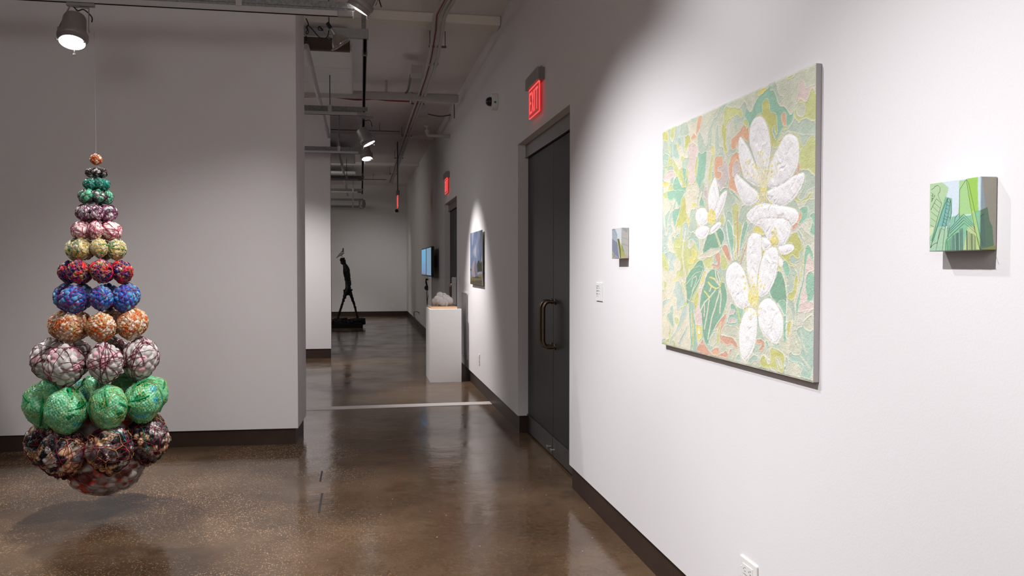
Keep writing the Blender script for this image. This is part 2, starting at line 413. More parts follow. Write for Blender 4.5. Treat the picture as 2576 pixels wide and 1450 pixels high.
# ------------------------------------------------------------------ the large flower painting (padded, stitched relief)
CR = dict(A=(1660, 300, 7.25), B=(1860, 150, 6.591), C=(1840, 340, 6.304), D=(1660, 480, 7.25), E=(1840, 560, 6.304),
          F=(1660, 670, 7.25), G=(1850, 760, 6.591), P=(1640, 140, 3.152), Q=(1640, 560, 3.152))
def cr(k, pts): x0, y0, s = CR[k]; return np.array(pts, float)/s+(x0, y0)
pal = dict(cream=(224, 219, 196), sage=(184, 202, 184), sagec=(206, 210, 188), mint=(170, 200, 184), teal=(142, 194, 168), dark=(116, 172, 144),
           lime=(200, 208, 136), ygreen=(198, 200, 112), yellow=(226, 216, 118), orange=(226, 172, 138), rust=(214, 158, 132), pink=(226, 206, 200),
           mauve=(212, 198, 196), white=(236, 235, 232), lmint=(186, 206, 196), pale=(214, 214, 200))
REG = [
 ('teal','B',[(555,405),(510,480),(515,510),(580,505),(620,590),(640,700),(690,780),(750,770),(790,830),(850,940),(880,920),(930,830),(920,900),(900,970),(860,1080),(780,1145),(720,1140),(690,1230),(660,1300),(610,1335),(580,1290),(600,1260),(630,1240),(640,1150),(625,1050),(625,950),(600,880),(510,880),(495,800),(500,720),(470,640),(420,660),(385,740),(390,850),(400,890),(320,905),(260,980),(215,1060),(175,1125),(150,1030),(95,950),(110,840),(130,815),(160,840),(190,875),(220,840),(250,760),(290,660),(350,590),(430,540),(490,460)]),
 ('yellow','B',[(485,450),(430,475),(320,520),(305,600),(370,580),(440,530)]),
 ('ygreen','B',[(470,640),(420,660),(385,740),(390,850),(400,890),(320,905),(300,930),(370,930),(430,990),(490,1130),(520,1300),(540,1420),(600,1500),(650,1400),(700,1350),(600,1340),(575,1280),(560,1180),(590,1095),(600,1200),(620,1250),(640,1200),(625,950),(600,880),(510,880),(505,720)]),
 ('teal','B',[(575,1100),(600,1110),(590,1160),(600,1240),(620,1260),(600,1320),(575,1260),(560,1180)]),
 ('orange','B',[(730,880),(775,885),(770,950),(790,1010),(780,1110),(730,1110),(710,1000),(705,920)]),
 ('lime','B',[(1190,480),(1265,465),(1285,1015),(1180,1010),(1140,965),(1080,960),(1010,1010),(985,1020),(940,970),(910,960),(940,830),(1030,640),(1085,710),(1130,690),(1160,580)]),
 ('pink','B',[(1020,345),(1080,345),(1105,430),(1110,500),(1180,440),(1230,430),(1285,400),(1285,455),(1195,480),(1170,560),(1140,700),(1080,700),(1030,640),(980,720),(945,770),(945,700),(980,540),(990,420)]),
 ('sagec','B',[(1010,730),(1060,705),(1100,760),(1100,880),(1060,950),(990,940),(960,880),(965,800)]),
 ('lime','B',[(760,330),(860,260),(910,245),(890,300),(840,330)]),
 ('lime','B',[(840,1090),(800,1160),(700,1200),(680,1300),(640,1350),(700,1340),(800,1200),(900,1220),(1000,1250),(1030,1400),(1090,1500),(1000,1500),(1000,1300),(850,1210),(790,1230),(660,1450),(600,1480),(560,1400),(690,1230),(730,1140)]),
 ('sage','B',[(930,975),(960,1000),(985,1060),(1020,1000),(1130,965),(1180,1020),(1285,1030),(1285,1250),(1180,1260),(1100,1250),(1000,1245),(900,1215),(830,1200),(805,1180),(850,1110),(900,1030)]),
 ('lime','C',[(1350,0),(1240,30),(1200,130),(1110,230),(1085,330),(1090,500),(1110,560),(1200,550),(1270,570),(1350,660)]),
 ('sage','C',[(1100,570),(1200,555),(1270,600),(1350,670),(1350,820),(1200,900),(1160,1020),(1090,1080),(1060,1010),(1110,930),(1180,800),(1180,650)]),
 ('lime','C',[(1010,1010),(1050,950),(1080,1060),(1150,1030),(1230,960),(1290,900),(1310,930),(1220,1030),(1150,1070),(1060,1080),(1010,1040)]),
 ('orange','C',[(1075,420),(1100,500),(1080,600),(1050,610),(1050,500)]), ('orange','C',[(900,760),(940,700),(990,620),(1050,580),(1055,615),(980,690)]),
 ('orange','A',[(770,0),(745,90),(735,190),(690,260),(660,350),(640,370),(575,385),(565,340),(610,300),(630,240),(650,300),(670,310),(670,210),(685,90),(720,-40),(780,-60)]),
 ('orange','P',[(775,540),(735,550),(700,590),(690,620),(640,650),(630,690),(630,755),(665,745),(680,700),(700,690),(715,640),(745,680),(775,690)]),
 ('orange','P',[(690,770),(640,780),(620,830),(610,900),(622,990),(600,1040),(680,1095),(690,1085),(668,1020),(652,985),(680,870),(705,900),(745,1000),(740,970),(712,900),(690,800)]),
 ('mauve','A',[(1410,730),(1450,800),(1450,1000),(1370,1060),(1330,1030),(1320,900),(1370,790)]), ('mauve','P',[(690,830),(700,880),(705,920),(670,920),(652,950),(640,900),(655,850)]),
 ('orange','A',[(1130,675),(1160,700),(1160,860),(1110,850),(1050,890),(1060,960),(1140,950),(1120,1080),(1050,1110),(1000,1040),(1000,880),(1005,760),(1030,690)]),
 ('mauve','A',[(1165,760),(1230,800),(1250,920),(1270,1020),(1240,1120),(1180,1240),(1120,1280),(1060,1180),(1050,1115),(1120,1090),(1150,950),(1060,960),(1050,900),(1110,850),(1160,870)]),
 ('ygreen','A',[(1170,-120),(1320,-120),(1300,0),(1240,80),(1215,250),(1210,430),(1245,590),(1185,620),(1170,500),(1165,400),(1140,350),(1130,130),(1175,60)]),
 ('lime','P',[(570,400),(640,420),(680,405),(720,440),(730,480),(710,500),(690,470),(650,480),(620,500),(600,520),(590,600),(575,540)]),
 ('lime','P',[(755,510),(770,530),(765,590),(745,560),(720,530),(735,512)]),
 ('lime','A',[(985,450),(1005,540),(990,700),(960,900),(960,1080),(920,1170),(880,1110),(900,950),(950,650),(960,500)]),
 ('yellow','A',[(985,450),(1005,540),(990,640),(950,660),(955,500)]),
 ('sage','A',[(740,210),(790,350),(830,490),(870,480),(910,350),(930,350),(880,560),(860,640),(780,660),(700,600),(690,400),(715,250)]),
 ('teal','A',[(700,600),(780,660),(870,570),(860,700),(840,950),(820,1100),(760,1200),(740,1320),(700,1450),(690,1450),(725,1230),(680,1170),(655,1060),(700,980),(700,700)]),
 ('pink','A',[(620,420),(670,470),(690,560),(680,640),(650,760),(630,900),(640,1000),(660,1150),(580,1200),(530,1180),(540,900),(500,900),(520,820),(550,660),(530,560),(540,480)]),
 ('lime','A',[(690,640),(700,760),(690,1020),(660,1050),(630,950),(650,780)]),
 ('ygreen','A',[(460,300),(550,290),(560,380),(570,420),(530,480),(500,550),(450,540),(460,450)]),
 ('sage','A',[(410,70),(515,40),(530,180),(540,290),(460,300),(400,340),(370,270),(370,170)]), ('sage','A',[(270,140),(340,120),(340,290),(270,400),(250,560),(260,850),(240,850),(230,650),(235,450),(280,290)]),
 ('sage','A',[(60,470),(100,380),(150,420),(150,520),(120,570),(70,570)]), ('sage','A',[(40,780),(110,760),(160,810),(150,860),(100,890),(40,880)]), ('sage','A',[(40,920),(110,920),(120,1000),(90,1100),(40,1100)]),
 ('sage','A',[(130,920),(180,850),(260,850),(260,930),(180,940),(130,980)]), ('sage','A',[(410,760),(460,700),(530,720),(520,560),(545,600),(550,700),(500,880),(440,1000),(400,900)]), ('sage','A',[(60,600),(120,590),(160,550),(170,610),(205,640),(200,710),(150,640),(90,640),(60,670)]),
 ('teal','A',[(320,1020),(350,1080),(380,1200),(420,1280),(520,1180),(530,1000),(510,1100),(440,1160),(450,1060),(420,960),(400,900),(500,900),(480,1050),(480,1250),(440,1450),(160,1450),(180,1350),(240,1250),(260,1120)]),
 ('ygreen','A',[(40,240),(140,220),(165,300),(150,410),(100,380),(40,420)]), ('yellow','A',[(40,1170),(110,1130),(190,1180),(160,1230),(40,1230)]), ('yellow','A',[(310,440),(340,430),(350,560),(320,580)]), ('sage','A',[(150,170),(220,160),(200,280),(180,520),(160,520),(165,300)]),
 ('pink','A',[(110,1010),(160,960),(250,930),(270,980),(200,1120),(120,1130),(60,1120)]), ('lime','A',[(190,1200),(240,1200),(260,1320),(300,1400),(220,1330),(150,1450),(60,1450),(60,1350),(150,1330)]),
 ('cream','A',[(490,1220),(600,1190),(680,1190),(730,1250),(720,1320),(700,1450),(490,1450)]), ('mauve','A',[(810,1270),(860,1230),(880,1320),(900,1450),(800,1450)]), ('mauve','D',[(800,0),(890,0),(880,180),(840,150),(800,60)]),
 ('teal','D',[(140,0),(480,0),(440,90),(390,180),(370,400),(300,600),(270,680),(240,560),(230,420),(260,340),(330,330),(380,290),(330,260),(280,130),(240,170),(220,200),(160,170),(140,100)]),
 ('ygreen','D',[(465,80),(480,200),(500,400),(510,560),(440,590),(400,670),(330,650),(280,700),(300,620),(350,500),(380,320),(400,160)]),
 ('cream','D',[(480,0),(720,0),(690,100),(680,280),(660,320),(580,330),(560,400),(550,520),(500,440),(480,250)]),
 ('yellow','D',[(500,440),(540,500),(560,620),(560,760),(530,700),(520,600)]), ('yellow','D',[(575,220),(620,240),(670,230),(660,300),(600,310)]),
 ('sage','D',[(570,340),(690,330),(650,420),(680,620),(700,660),(640,760),(560,790),(520,680),(560,600),(555,480)]), ('teal','D',[(770,90),(840,310),(780,300),(720,310),(740,170)]),
 ('lmint','D',[(450,600),(510,575),(530,650),(530,750),(510,850),(440,960),(410,880),(415,660)]), ('lmint','D',[(160,640),(210,630),(245,700),(240,770),(180,830),(130,980),(110,1090),(60,1000),(60,850),(90,790),(130,860),(160,780)]),
 ('mint','D',[(560,790),(640,770),(720,900),(740,1150),(690,1060),(640,900),(560,860),(500,1000),(460,1150),(470,1050)]),
 ('lime','D',[(310,840),(380,900),(400,1000),(370,1060),(320,1020),(290,1060),(300,1150),(260,1090),(260,900)]), ('lmint','D',[(160,1110),(240,1110),(300,1180),(330,1200),(280,1290),(230,1340),(240,1450),(190,1380),(150,1200)]),
 ('yellow','D',[(590,1070),(640,1080),(680,1200),(640,1270),(600,1270),(590,1180)]), ('yellow','D',[(540,1230),(580,1220),(640,1300),(590,1350),(530,1340),(520,1270)]), ('lime','D',[(40,1130),(90,1150),(130,1250),(200,1450),(40,1450)]),
 ('lime','D',[(1160,400),(1200,560),(1150,640),(1090,540)]),
 ('mint','D',[(1270,370),(1320,400),(1330,560),(1360,830),(1360,980),(1340,1160),(1310,1200),(1250,1000),(1190,880),(1130,700),(1200,600),(1220,420)]),
 ('dark','D',[(1030,740),(1110,670),(1180,780),(1190,880),(1130,1010),(1080,1040),(930,1060),(880,1090),(810,1170),(780,1090),(830,950),(860,850),(900,790),(950,800)]),
 ('teal','D',[(1220,580),(1260,540),(1300,580),(1340,700),(1370,900),(1350,1000),(1330,1160),(1260,900),(1220,760)]),
 ('cream','D',[(700,1200),(880,1100),(1100,1060),(1110,1100),(1000,1170),(870,1220),(750,1240),(690,1240)]), ('lime','D',[(1350,230),(1430,230),(1450,350),(1420,830),(1370,830),(1330,600),(1320,300)]),
 ('rust','D',[(1240,970),(1310,1270),(1260,1330),(1150,1110),(1150,1010)]), ('lime','D',[(980,1190),(970,1260),(930,1330),(960,1450),(1050,1450),(860,1430),(800,1330),(790,1270),(870,1230)]),
 ('rust','D',[(1110,1100),(1110,1450),(1000,1380),(950,1350),(960,1300),(1050,1360),(1080,1340),(1020,1250),(1010,1180)]), ('lime','D',[(1120,1110),(1170,1180),(1250,1350),(1220,1450),(1120,1450)]), ('lime','D',[(1350,1130),(1400,1090),(1390,1250),(1350,1250)]),
 # right-hand middle
 ('lime','E',[(30,0),(200,0),(150,300),(100,600),(60,600),(40,300)]), ('teal','E',[(210,-20),(270,-20),(250,130),(140,490),(160,250)]), ('lmint','E',[(270,20),(380,0),(320,140),(260,180),(240,300),(140,490),(250,160)]), ('lime','E',[(110,560),(180,480),(130,640)]),
 ('sagec','E',[(160,700),(240,500),(260,800),(240,780)]),
 ('dark','E',[(740,780),(800,780),(830,850),(870,1000),(890,1200),(880,1450),(800,1400),(720,1290),(640,1200),(610,1100),(680,960),(730,840)]),
 ('ygreen','E',[(1050,150),(1080,250),(1130,360),(1130,420),(1090,470),(1080,590),(1030,560),(960,520),(920,570),(930,660),(1000,680),(1050,700),(1000,710),(930,700),(860,590),(790,540),(790,510),(900,510),(990,450),(1000,370),(960,330),(880,330),(930,240),(980,170)]),
 ('yellow','E',[(380,60),(440,50),(490,100),(540,200),(440,165),(340,150)]), ('ygreen','E',[(490,430),(530,450),(510,560),(485,570)]), ('lime','E',[(740,660),(800,710),(790,770),(750,750)]),
 ('ygreen','E',[(1030,860),(1060,850),(1060,950),(1040,1100),(960,1280),(950,1230),(900,1210),(900,1140),(1000,1080),(1010,900)]), ('teal','E',[(840,600),(890,610),(930,700),(940,800),(900,870),(860,830),(820,720),(820,640)]),
 ('teal','E',[(1190,370),(1240,360),(1280,430),(1310,560),(1290,650),(1260,540),(1230,490),(1200,600),(1170,900),(1120,1100),(1060,1480),(1020,1400),(1070,1150),(1150,900),(1150,600)]),
 ('pink','E',[(1230,495),(1270,560),(1305,680),(1310,770),(1220,790),(1180,900),(1180,1070),(1220,1150),(1200,1260),(1310,1240),(1310,1400),(1060,1450),(1120,1150),(1160,950),(1190,700),(1200,560)]), ('pink','G',[(1080,0),(1300,0),(1300,120),(1140,150),(1040,190)]),
 ('teal','E',[(1220,790),(1320,785),(1320,1200),(1240,1270),(1200,1260),(1220,1170),(1180,1080),(1180,930)]), ('teal','E',[(1290,0),(1330,0),(1330,230),(1250,170),(1260,100)]),
 ('teal','C',[(1060,1180),(1200,1120),(1235,1170),(1220,1280),(1150,1400),(1060,1430),(1130,1300),(1100,1210)]), ('teal','C',[(1240,1290),(1340,1200),(1340,1450),(1290,1400),(1270,1330)]),
 ('orange','C',[(1070,1185),(1130,1250),(1130,1300),(1080,1390),(970,1445),(1060,1350),(1080,1270)]), ('rust','E',[(1000,10),(1090,0),(1050,60),(960,140),(970,60)]), ('mint','E',[(1060,110),(1120,180),(1130,340),(1080,220),(1050,150)]),
 # lower left
 ('dark','D',[(590,1450),(620,1390),(730,1260),(790,1290),(810,1400),(830,1450)]),
 ('dark','F',[(640,10),(770,10),(830,70),(790,120),(760,230),(700,380),(640,490),(570,620),(530,700),(480,690),(500,520),(490,400),(480,300),(500,190),(560,90)]),
 ('cream','F',[(830,60),(900,60),(850,170),(800,380),(760,430),(700,400),(760,230)]),
 ('dark','F',[(1000,50),(1060,80),(1110,180),(1130,300),(1190,300),(1240,480),(1220,680),(1160,880),(1000,1130),(930,1280),(870,1480),(830,1400),(790,1200),(780,950),(730,850),(740,650),(800,380),(850,170),(930,80)]),
 ('yellow','F',[(820,90),(850,100),(800,220),(790,330),(740,320),(780,200)]), ('ygreen','F',[(690,470),(730,490),(730,540),(720,620),(720,760),(660,920),(640,800),(620,640)]),
 ('pink','F',[(740,400),(790,420),(760,500),(720,620),(740,760),(780,950),(770,1080),(700,1080),(650,1030),(640,860),(690,700),(730,540),(700,480)]), ('yellow','F',[(690,1070),(770,1110),(790,1230),(740,1350),(690,1350),(660,1200),(660,1100)]), ('white','F',[(700,1150),(760,1220),(720,1250),(690,1200)]),
 ('teal','F',[(1300,650),(1420,780),(1450,1050),(1400,1080),(1280,1090),(1220,1050),(1300,830)]), ('teal','G',[(40,0),(140,100),(130,200),(80,340),(60,420),(20,300)]),
 ('mauve','F',[(1300,790),(1380,820),(1380,870),(1300,890),(1260,870)]), ('mauve','F',[(1260,960),(1320,940),(1400,980),(1410,1040),(1330,1050),(1240,1030)]),
 ('rust','F',[(1130,950),(1240,830),(1200,1000),(1140,1140),(1120,1300),(1190,1270),(1300,1310),(1370,1350),(1380,1440),(1300,1400),(1200,1420),(1190,1340),(1140,1420),(1100,1370),(1100,1100),(1070,1100),(970,1200),(910,1380),(890,1440),(940,1290),(1010,1130)]),
 ('rust','Q',[(540,930),(580,900),(640,910),(690,985),(670,1000),(620,960),(600,990),(560,950)]), ('rust','Q',[(400,920),(440,1000),(470,1050),(520,1060),(560,1040),(600,1020),(610,1080),(560,1070),(480,1060),(360,1030),(350,1000),(390,960)]), ('orange','Q',[(470,1010),(540,990),(540,1060),(480,1055)]), ('rust','Q',[(620,1010),(650,1000),(610,1070)]),
 ('rust','F',[(790,1310),(830,1450),(730,1450),(760,1380)]), ('sagec','F',[(1060,1100),(1080,1380),(1030,1400),(980,1450),(900,1450),(960,1280)]), ('lime','F',[(1130,990),(1110,1200),(1100,1450),(1050,1430),(1060,1250),(1090,1060)]), ('lime','F',[(1240,560),(1230,720),(1190,880),(1150,930),(1200,760),(1230,640)]),
 ('sagec','F',[(1230,1080),(1290,1110),(1440,1100),(1440,1350),(1380,1340),(1280,1300),(1190,1260),(1130,1290),(1150,1130)]),
 ('lmint','F',[(290,300),(340,260),(400,350),(450,500),(460,700),(380,760),(320,830),(300,700),(330,600),(280,500),(240,470),(280,400)]), ('lmint','F',[(430,740),(500,720),(500,900),(440,1000),(390,1110),(260,1250),(210,1450),(180,1420),(240,1250),(330,1130),(390,900)]),
 ('mint','F',[(190,760),(250,700),(240,900),(260,1080),(240,1120),(200,1050),(130,900),(150,880),(210,850)]), ('lmint','F',[(500,1080),(530,1120),(440,1300),(380,1450),(330,1430),(420,1250)]), ('lmint','F',[(60,620),(130,600),(210,600),(160,650),(100,700),(60,760)]),
 ('ygreen','F',[(120,1360),(190,1300),(180,1420),(110,1410)]), ('ygreen','F',[(100,20),(160,20),(150,100),(100,80)]), ('yellow','F',[(260,200),(300,230),(350,130),(360,180),(300,300),(270,280)]),
 # lower right
 ('teal','G',[(690,-20),(870,-20),(860,240),(800,230),(770,120)]), ('ygreen','G',[(870,310),(950,320),(940,460),(890,610),(860,500)]),
 ('mint','G',[(1000,540),(1050,420),(1120,430),(1120,320),(1250,220),(1300,200),(1300,1310),(1110,1270),(1090,1200),(1150,1050),(1030,1000),(970,1000),(890,950),(890,850),(940,820),(960,880),(1080,900),(1100,770),(1080,640)]),
 ('sagec','G',[(1140,350),(1200,250),(1300,230),(1300,480),(1200,480),(1140,420)]), ('ygreen','G',[(600,760),(720,820),(830,880),(820,990),(790,1190),(720,1170),(660,1100),(580,1100),(420,1090),(430,950),(480,870),(540,1030),(570,1030),(590,960),(570,820)]),
 ('sagec','G',[(670,910),(760,960),(800,1090),(760,1120),(720,1010)]), ('rust','G',[(360,610),(490,650),(500,740),(410,850),(390,780),(440,740),(430,700),(380,720),(350,670)]), ('mint','G',[(290,890),(400,890),(380,980),(300,1000),(240,1030),(200,990)]),
 ('mint','G',[(30,890),(80,850),(100,980),(10,960)]), ('teal','G',[(500,620),(560,690),(550,760),(520,740)]), ('teal','G',[(680,720),(750,680),(730,770)]), ('mint','G',[(890,1240),(920,1270),(900,1310)]),
]
STR = [  # (colour, crop, width in photo px, points)
 ('cream','F',1.6,[(1110,300),(1090,480),(1020,740),(950,950),(880,1330)]), ('cream','F',1.6,[(1100,380),(1030,420),(910,580),(820,660),(740,830)]), ('cream','F',1.3,[(910,600),(880,800),(820,1150)]), ('cream','F',1.2,[(820,670),(815,920)]),
 ('cream','F',1.4,[(1110,420),(1120,600),(1100,860)]), ('yellow','F',1.7,[(910,580),(820,460)]), ('yellow','F',2.0,[(1030,410),(950,370),(890,300)]), ('cream','F',1.4,[(950,370),(915,460)]), ('yellow','F',2.6,[(1000,240),(930,210)]), ('cream','F',1.6,[(1090,350),(1000,235)]), ('cream','F',1.6,[(1090,340),(1030,200),(1020,80)]), ('cream','F',1.6,[(1110,320),(1060,120)]), ('lime','F',2.2,[(1150,210),(1110,330),(1100,420)]),
 ('cream','F',.7,[(580,380),(600,230),(660,180),(680,230),(620,400),(590,470)]), ('cream','F',.7,[(750,100),(650,130),(560,240),(490,330)]), ('cream','F',.8,[(790,70),(720,250),(620,430),(560,600),(540,640),(505,600)]),
 ('teal','F',1.6,[(550,700),(560,1000),(590,1450)]), ('teal','F',1.6,[(590,760),(640,1050),(640,1450)]), ('ygreen','F',1.6,[(590,850),(610,1200),(610,1450)]), ('cream','F',2.0,[(400,250),(470,450),(480,640)]),
 ('cream','D',2.4,[(1020,760),(1110,1030),(1190,1200),(1260,1360)]), ('lime','D',1.0,[(1020,760),(1110,1030),(1190,1200),(1260,1360)]), ('white','D',.8,[(1110,670),(1180,770),(1190,880),(1120,1020)]), ('white','D',1.0,[(1170,390),(1200,560),(1160,640)]),
 ('white','D',1.0,[(1220,620),(1250,850),(1330,1270)]), ('white','D',1.0,[(1250,540),(1330,660),(1350,810),(1400,850),(1390,1090),(1340,1200)]), ('cream','D',1.4,[(1340,1280),(1380,1180)]),
 ('cream','D',1.5,[(730,860),(740,1170)]), ('cream','D',1.6,[(840,860),(780,1050),(790,1170)]), ('cream','D',1.6,[(480,700),(430,1000),(420,1200),(450,1450)]), ('cream','D',2.0,[(770,30),(720,180),(700,310)]),
 ('rust','E',1.1,[(100,-180),(100,0),(110,400),(90,600)]), ('white','E',.8,[(30,0),(40,200),(80,240),(95,600)]), ('white','E',.8,[(200,0),(150,250),(120,560)]), ('rust','E',1.3,[(250,360),(190,520),(150,650)]), ('cream','E',1.0,[(270,160),(230,300),(140,490),(110,600)]),
 ('cream','E',1.4,[(810,700),(860,960),(890,1200),(880,1450)]), ('white','E',.8,[(610,1100),(650,1210),(800,1400)]), ('cream','E',2.2,[(1160,370),(1140,700),(1090,900),(1090,1000),(1000,1280)]), ('lime','E',1.0,[(1160,380),(1140,640),(1080,960)]),
 ('teal','G',3.0,[(830,240),(828,640)]), ('white','G',.9,[(800,230),(850,235),(865,0)]), ('white','G',.9,[(855,240),(850,600),(890,640),(860,800)]), ('cream','G',3.0,[(960,320),(900,620),(870,860)]), ('white','G',1.2,[(700,20),(800,200)]),
 ('sagec','G',2.2,[(1090,480),(1110,600),(1120,700),(1180,840)]), ('sagec','G',2.4,[(1080,900),(1120,950),(1240,1110)]), ('white','G',.7,[(1250,220),(1130,330),(1090,280)]), ('sagec','G',1.8,[(670,930),(690,1030),(740,1180)]), ('sagec','G',1.6,[(980,480),(1000,650),(1040,740)]),
 ('lime','G',2.0,[(40,120),(60,190),(85,330)]), ('sagec','Q',1.2,[(750,440),(690,520),(600,540)]), ('sagec','E',2.0,[(1060,60),(1140,160),(1150,360)]),
 ('white','A',.8,[(1060,1200),(1110,1310),(1170,1250),(1240,1260)]), ('teal','A',1.0,[(1070,1230),(1110,1330),(1170,1270),(1230,1240)]), ('teal','P',1.2,[(625,1070),(650,1090),(690,1140)]), ('white','P',.7,[(620,1060),(660,1080),(700,1130)]),
]
PET = [
 ('P',[(860,475),(895,500),(920,560),(935,620),(945,700),(950,740),(930,860),(900,1000),(870,1010),(830,860),(790,740),(775,700),(775,600),(790,530),(820,490)]),
 ('P',[(1070,620),(1110,620),(1150,640),(1170,680),(1172,760),(1165,850),(1140,920),(1080,1010),(980,1060),(900,1040),(940,850),(985,760),(1020,690),(1050,640)]),
 ('P',[(700,630),(730,670),(770,730),(810,830),(860,950),(880,1040),(840,1040),(780,1010),(740,980),(710,900),(690,780),(685,690)]),
 ('P',[(670,925),(710,970),(780,1030),(850,1080),(860,1140),(810,1180),(760,1195),(720,1170),(690,1100),(660,1020),(655,970)]),
 ('P',[(1195,920),(1218,940),(1210,1000),(1170,1080),(1120,1150),(1060,1190),(980,1195),(920,1150),(890,1090),(940,1060),(1050,1010),(1110,960)]),
 ('P',[(740,1270),(790,1210),(870,1160),(950,1180),(1050,1190),(1130,1210),(1165,1240),(1170,1290),(1140,1340),(1080,1370),(1000,1370),(950,1380),(860,1360),(790,1330)]),
 ('E',[(560,-90),(960,-70),(950,140),(880,320),(800,400),(740,380),(640,370),(560,250),(530,150),(480,80),(420,-60)]),
 ('E',[(750,380),(880,340),(960,330),(1005,370),(1000,430),(920,490),(800,515),(740,450)]), ('E',[(480,230),(560,240),(640,300),(640,370),(560,430),(520,450),(480,380),(460,280)]),
 ('E',[(750,500),(790,560),(825,610),(830,670),(790,710),(745,650)]),
 ('E',[(240,450),(260,280),(300,200),(360,155),(440,165),(490,200),(480,300),(480,450),(490,560),(440,700),(420,900),(400,1050),(330,1050),(290,950),(250,800),(245,600)]),
 ('E',[(640,380),(720,400),(750,470),(750,600),(730,750),(700,900),(640,1040),(580,1140),(480,1200),(430,1150),(420,1000),(440,750),(490,560),(540,440)]),
 ('Q',[(585,440),(590,380),(620,330),(660,310),(700,330),(740,390),(755,450),(770,520),(790,600),(780,660),(720,695),(670,660),(640,600),(600,520)]),
 ('Q',[(870,620),(930,590),(970,620),(1010,680),(1045,760),(1045,870),(1010,950),(980,970),(920,930),(860,850),(845,780),(840,680)]),
 ('Q',[(780,670),(830,690),(840,760),(835,870),(820,980),(780,1060),(740,1105),(715,1080),(695,1000),(690,880),(705,780),(740,710)]),
 ('P',[(500,955),(515,985),(530,1060),(540,1130),(520,1210),(500,1260),(460,1260),(450,1200),(445,1130),(455,1070),(480,1000)]), ('P',[(600,1065),(600,1100),(580,1180),(550,1250),(510,1310),(490,1290),(510,1210),(535,1120),(570,1080)]),
 ('D',[(690,340),(760,305),(830,320),(870,380),(900,450),(900,560),(800,650),(740,660),(690,580),(655,480),(655,400)]), ('D',[(700,680),(760,640),(860,640),(920,700),(890,790),(830,870),(770,890),(690,860),(645,790),(650,730)]), ('D',[(930,680),(1000,620),(1080,560),(1130,580),(1120,640),(1050,720),(970,790),(920,760)]),
]
XF = 1.2465
pc = [onx(*q, XF) for q in ((1667, 330), (2056, 160), (2043, 961), (1665, 866.5))]
py0 = (pc[1][1]+pc[2][1])/2; py1 = (pc[0][1]+pc[3][1])/2; pz0 = (pc[2][2]+pc[3][2])/2; pz1 = (pc[0][2]+pc[1][2])/2
def raster_art(NY, NZ, y0, y1, z0, z1, X):
    Y = np.linspace(y1, y0, NY); Z = np.linspace(z0, z1, NZ); YY, ZZ = np.meshgrid(Y, Z)
    P = np.stack([np.full(YY.size, X), YY.ravel(), ZZ.ravel()], -1); return P, topx(P)
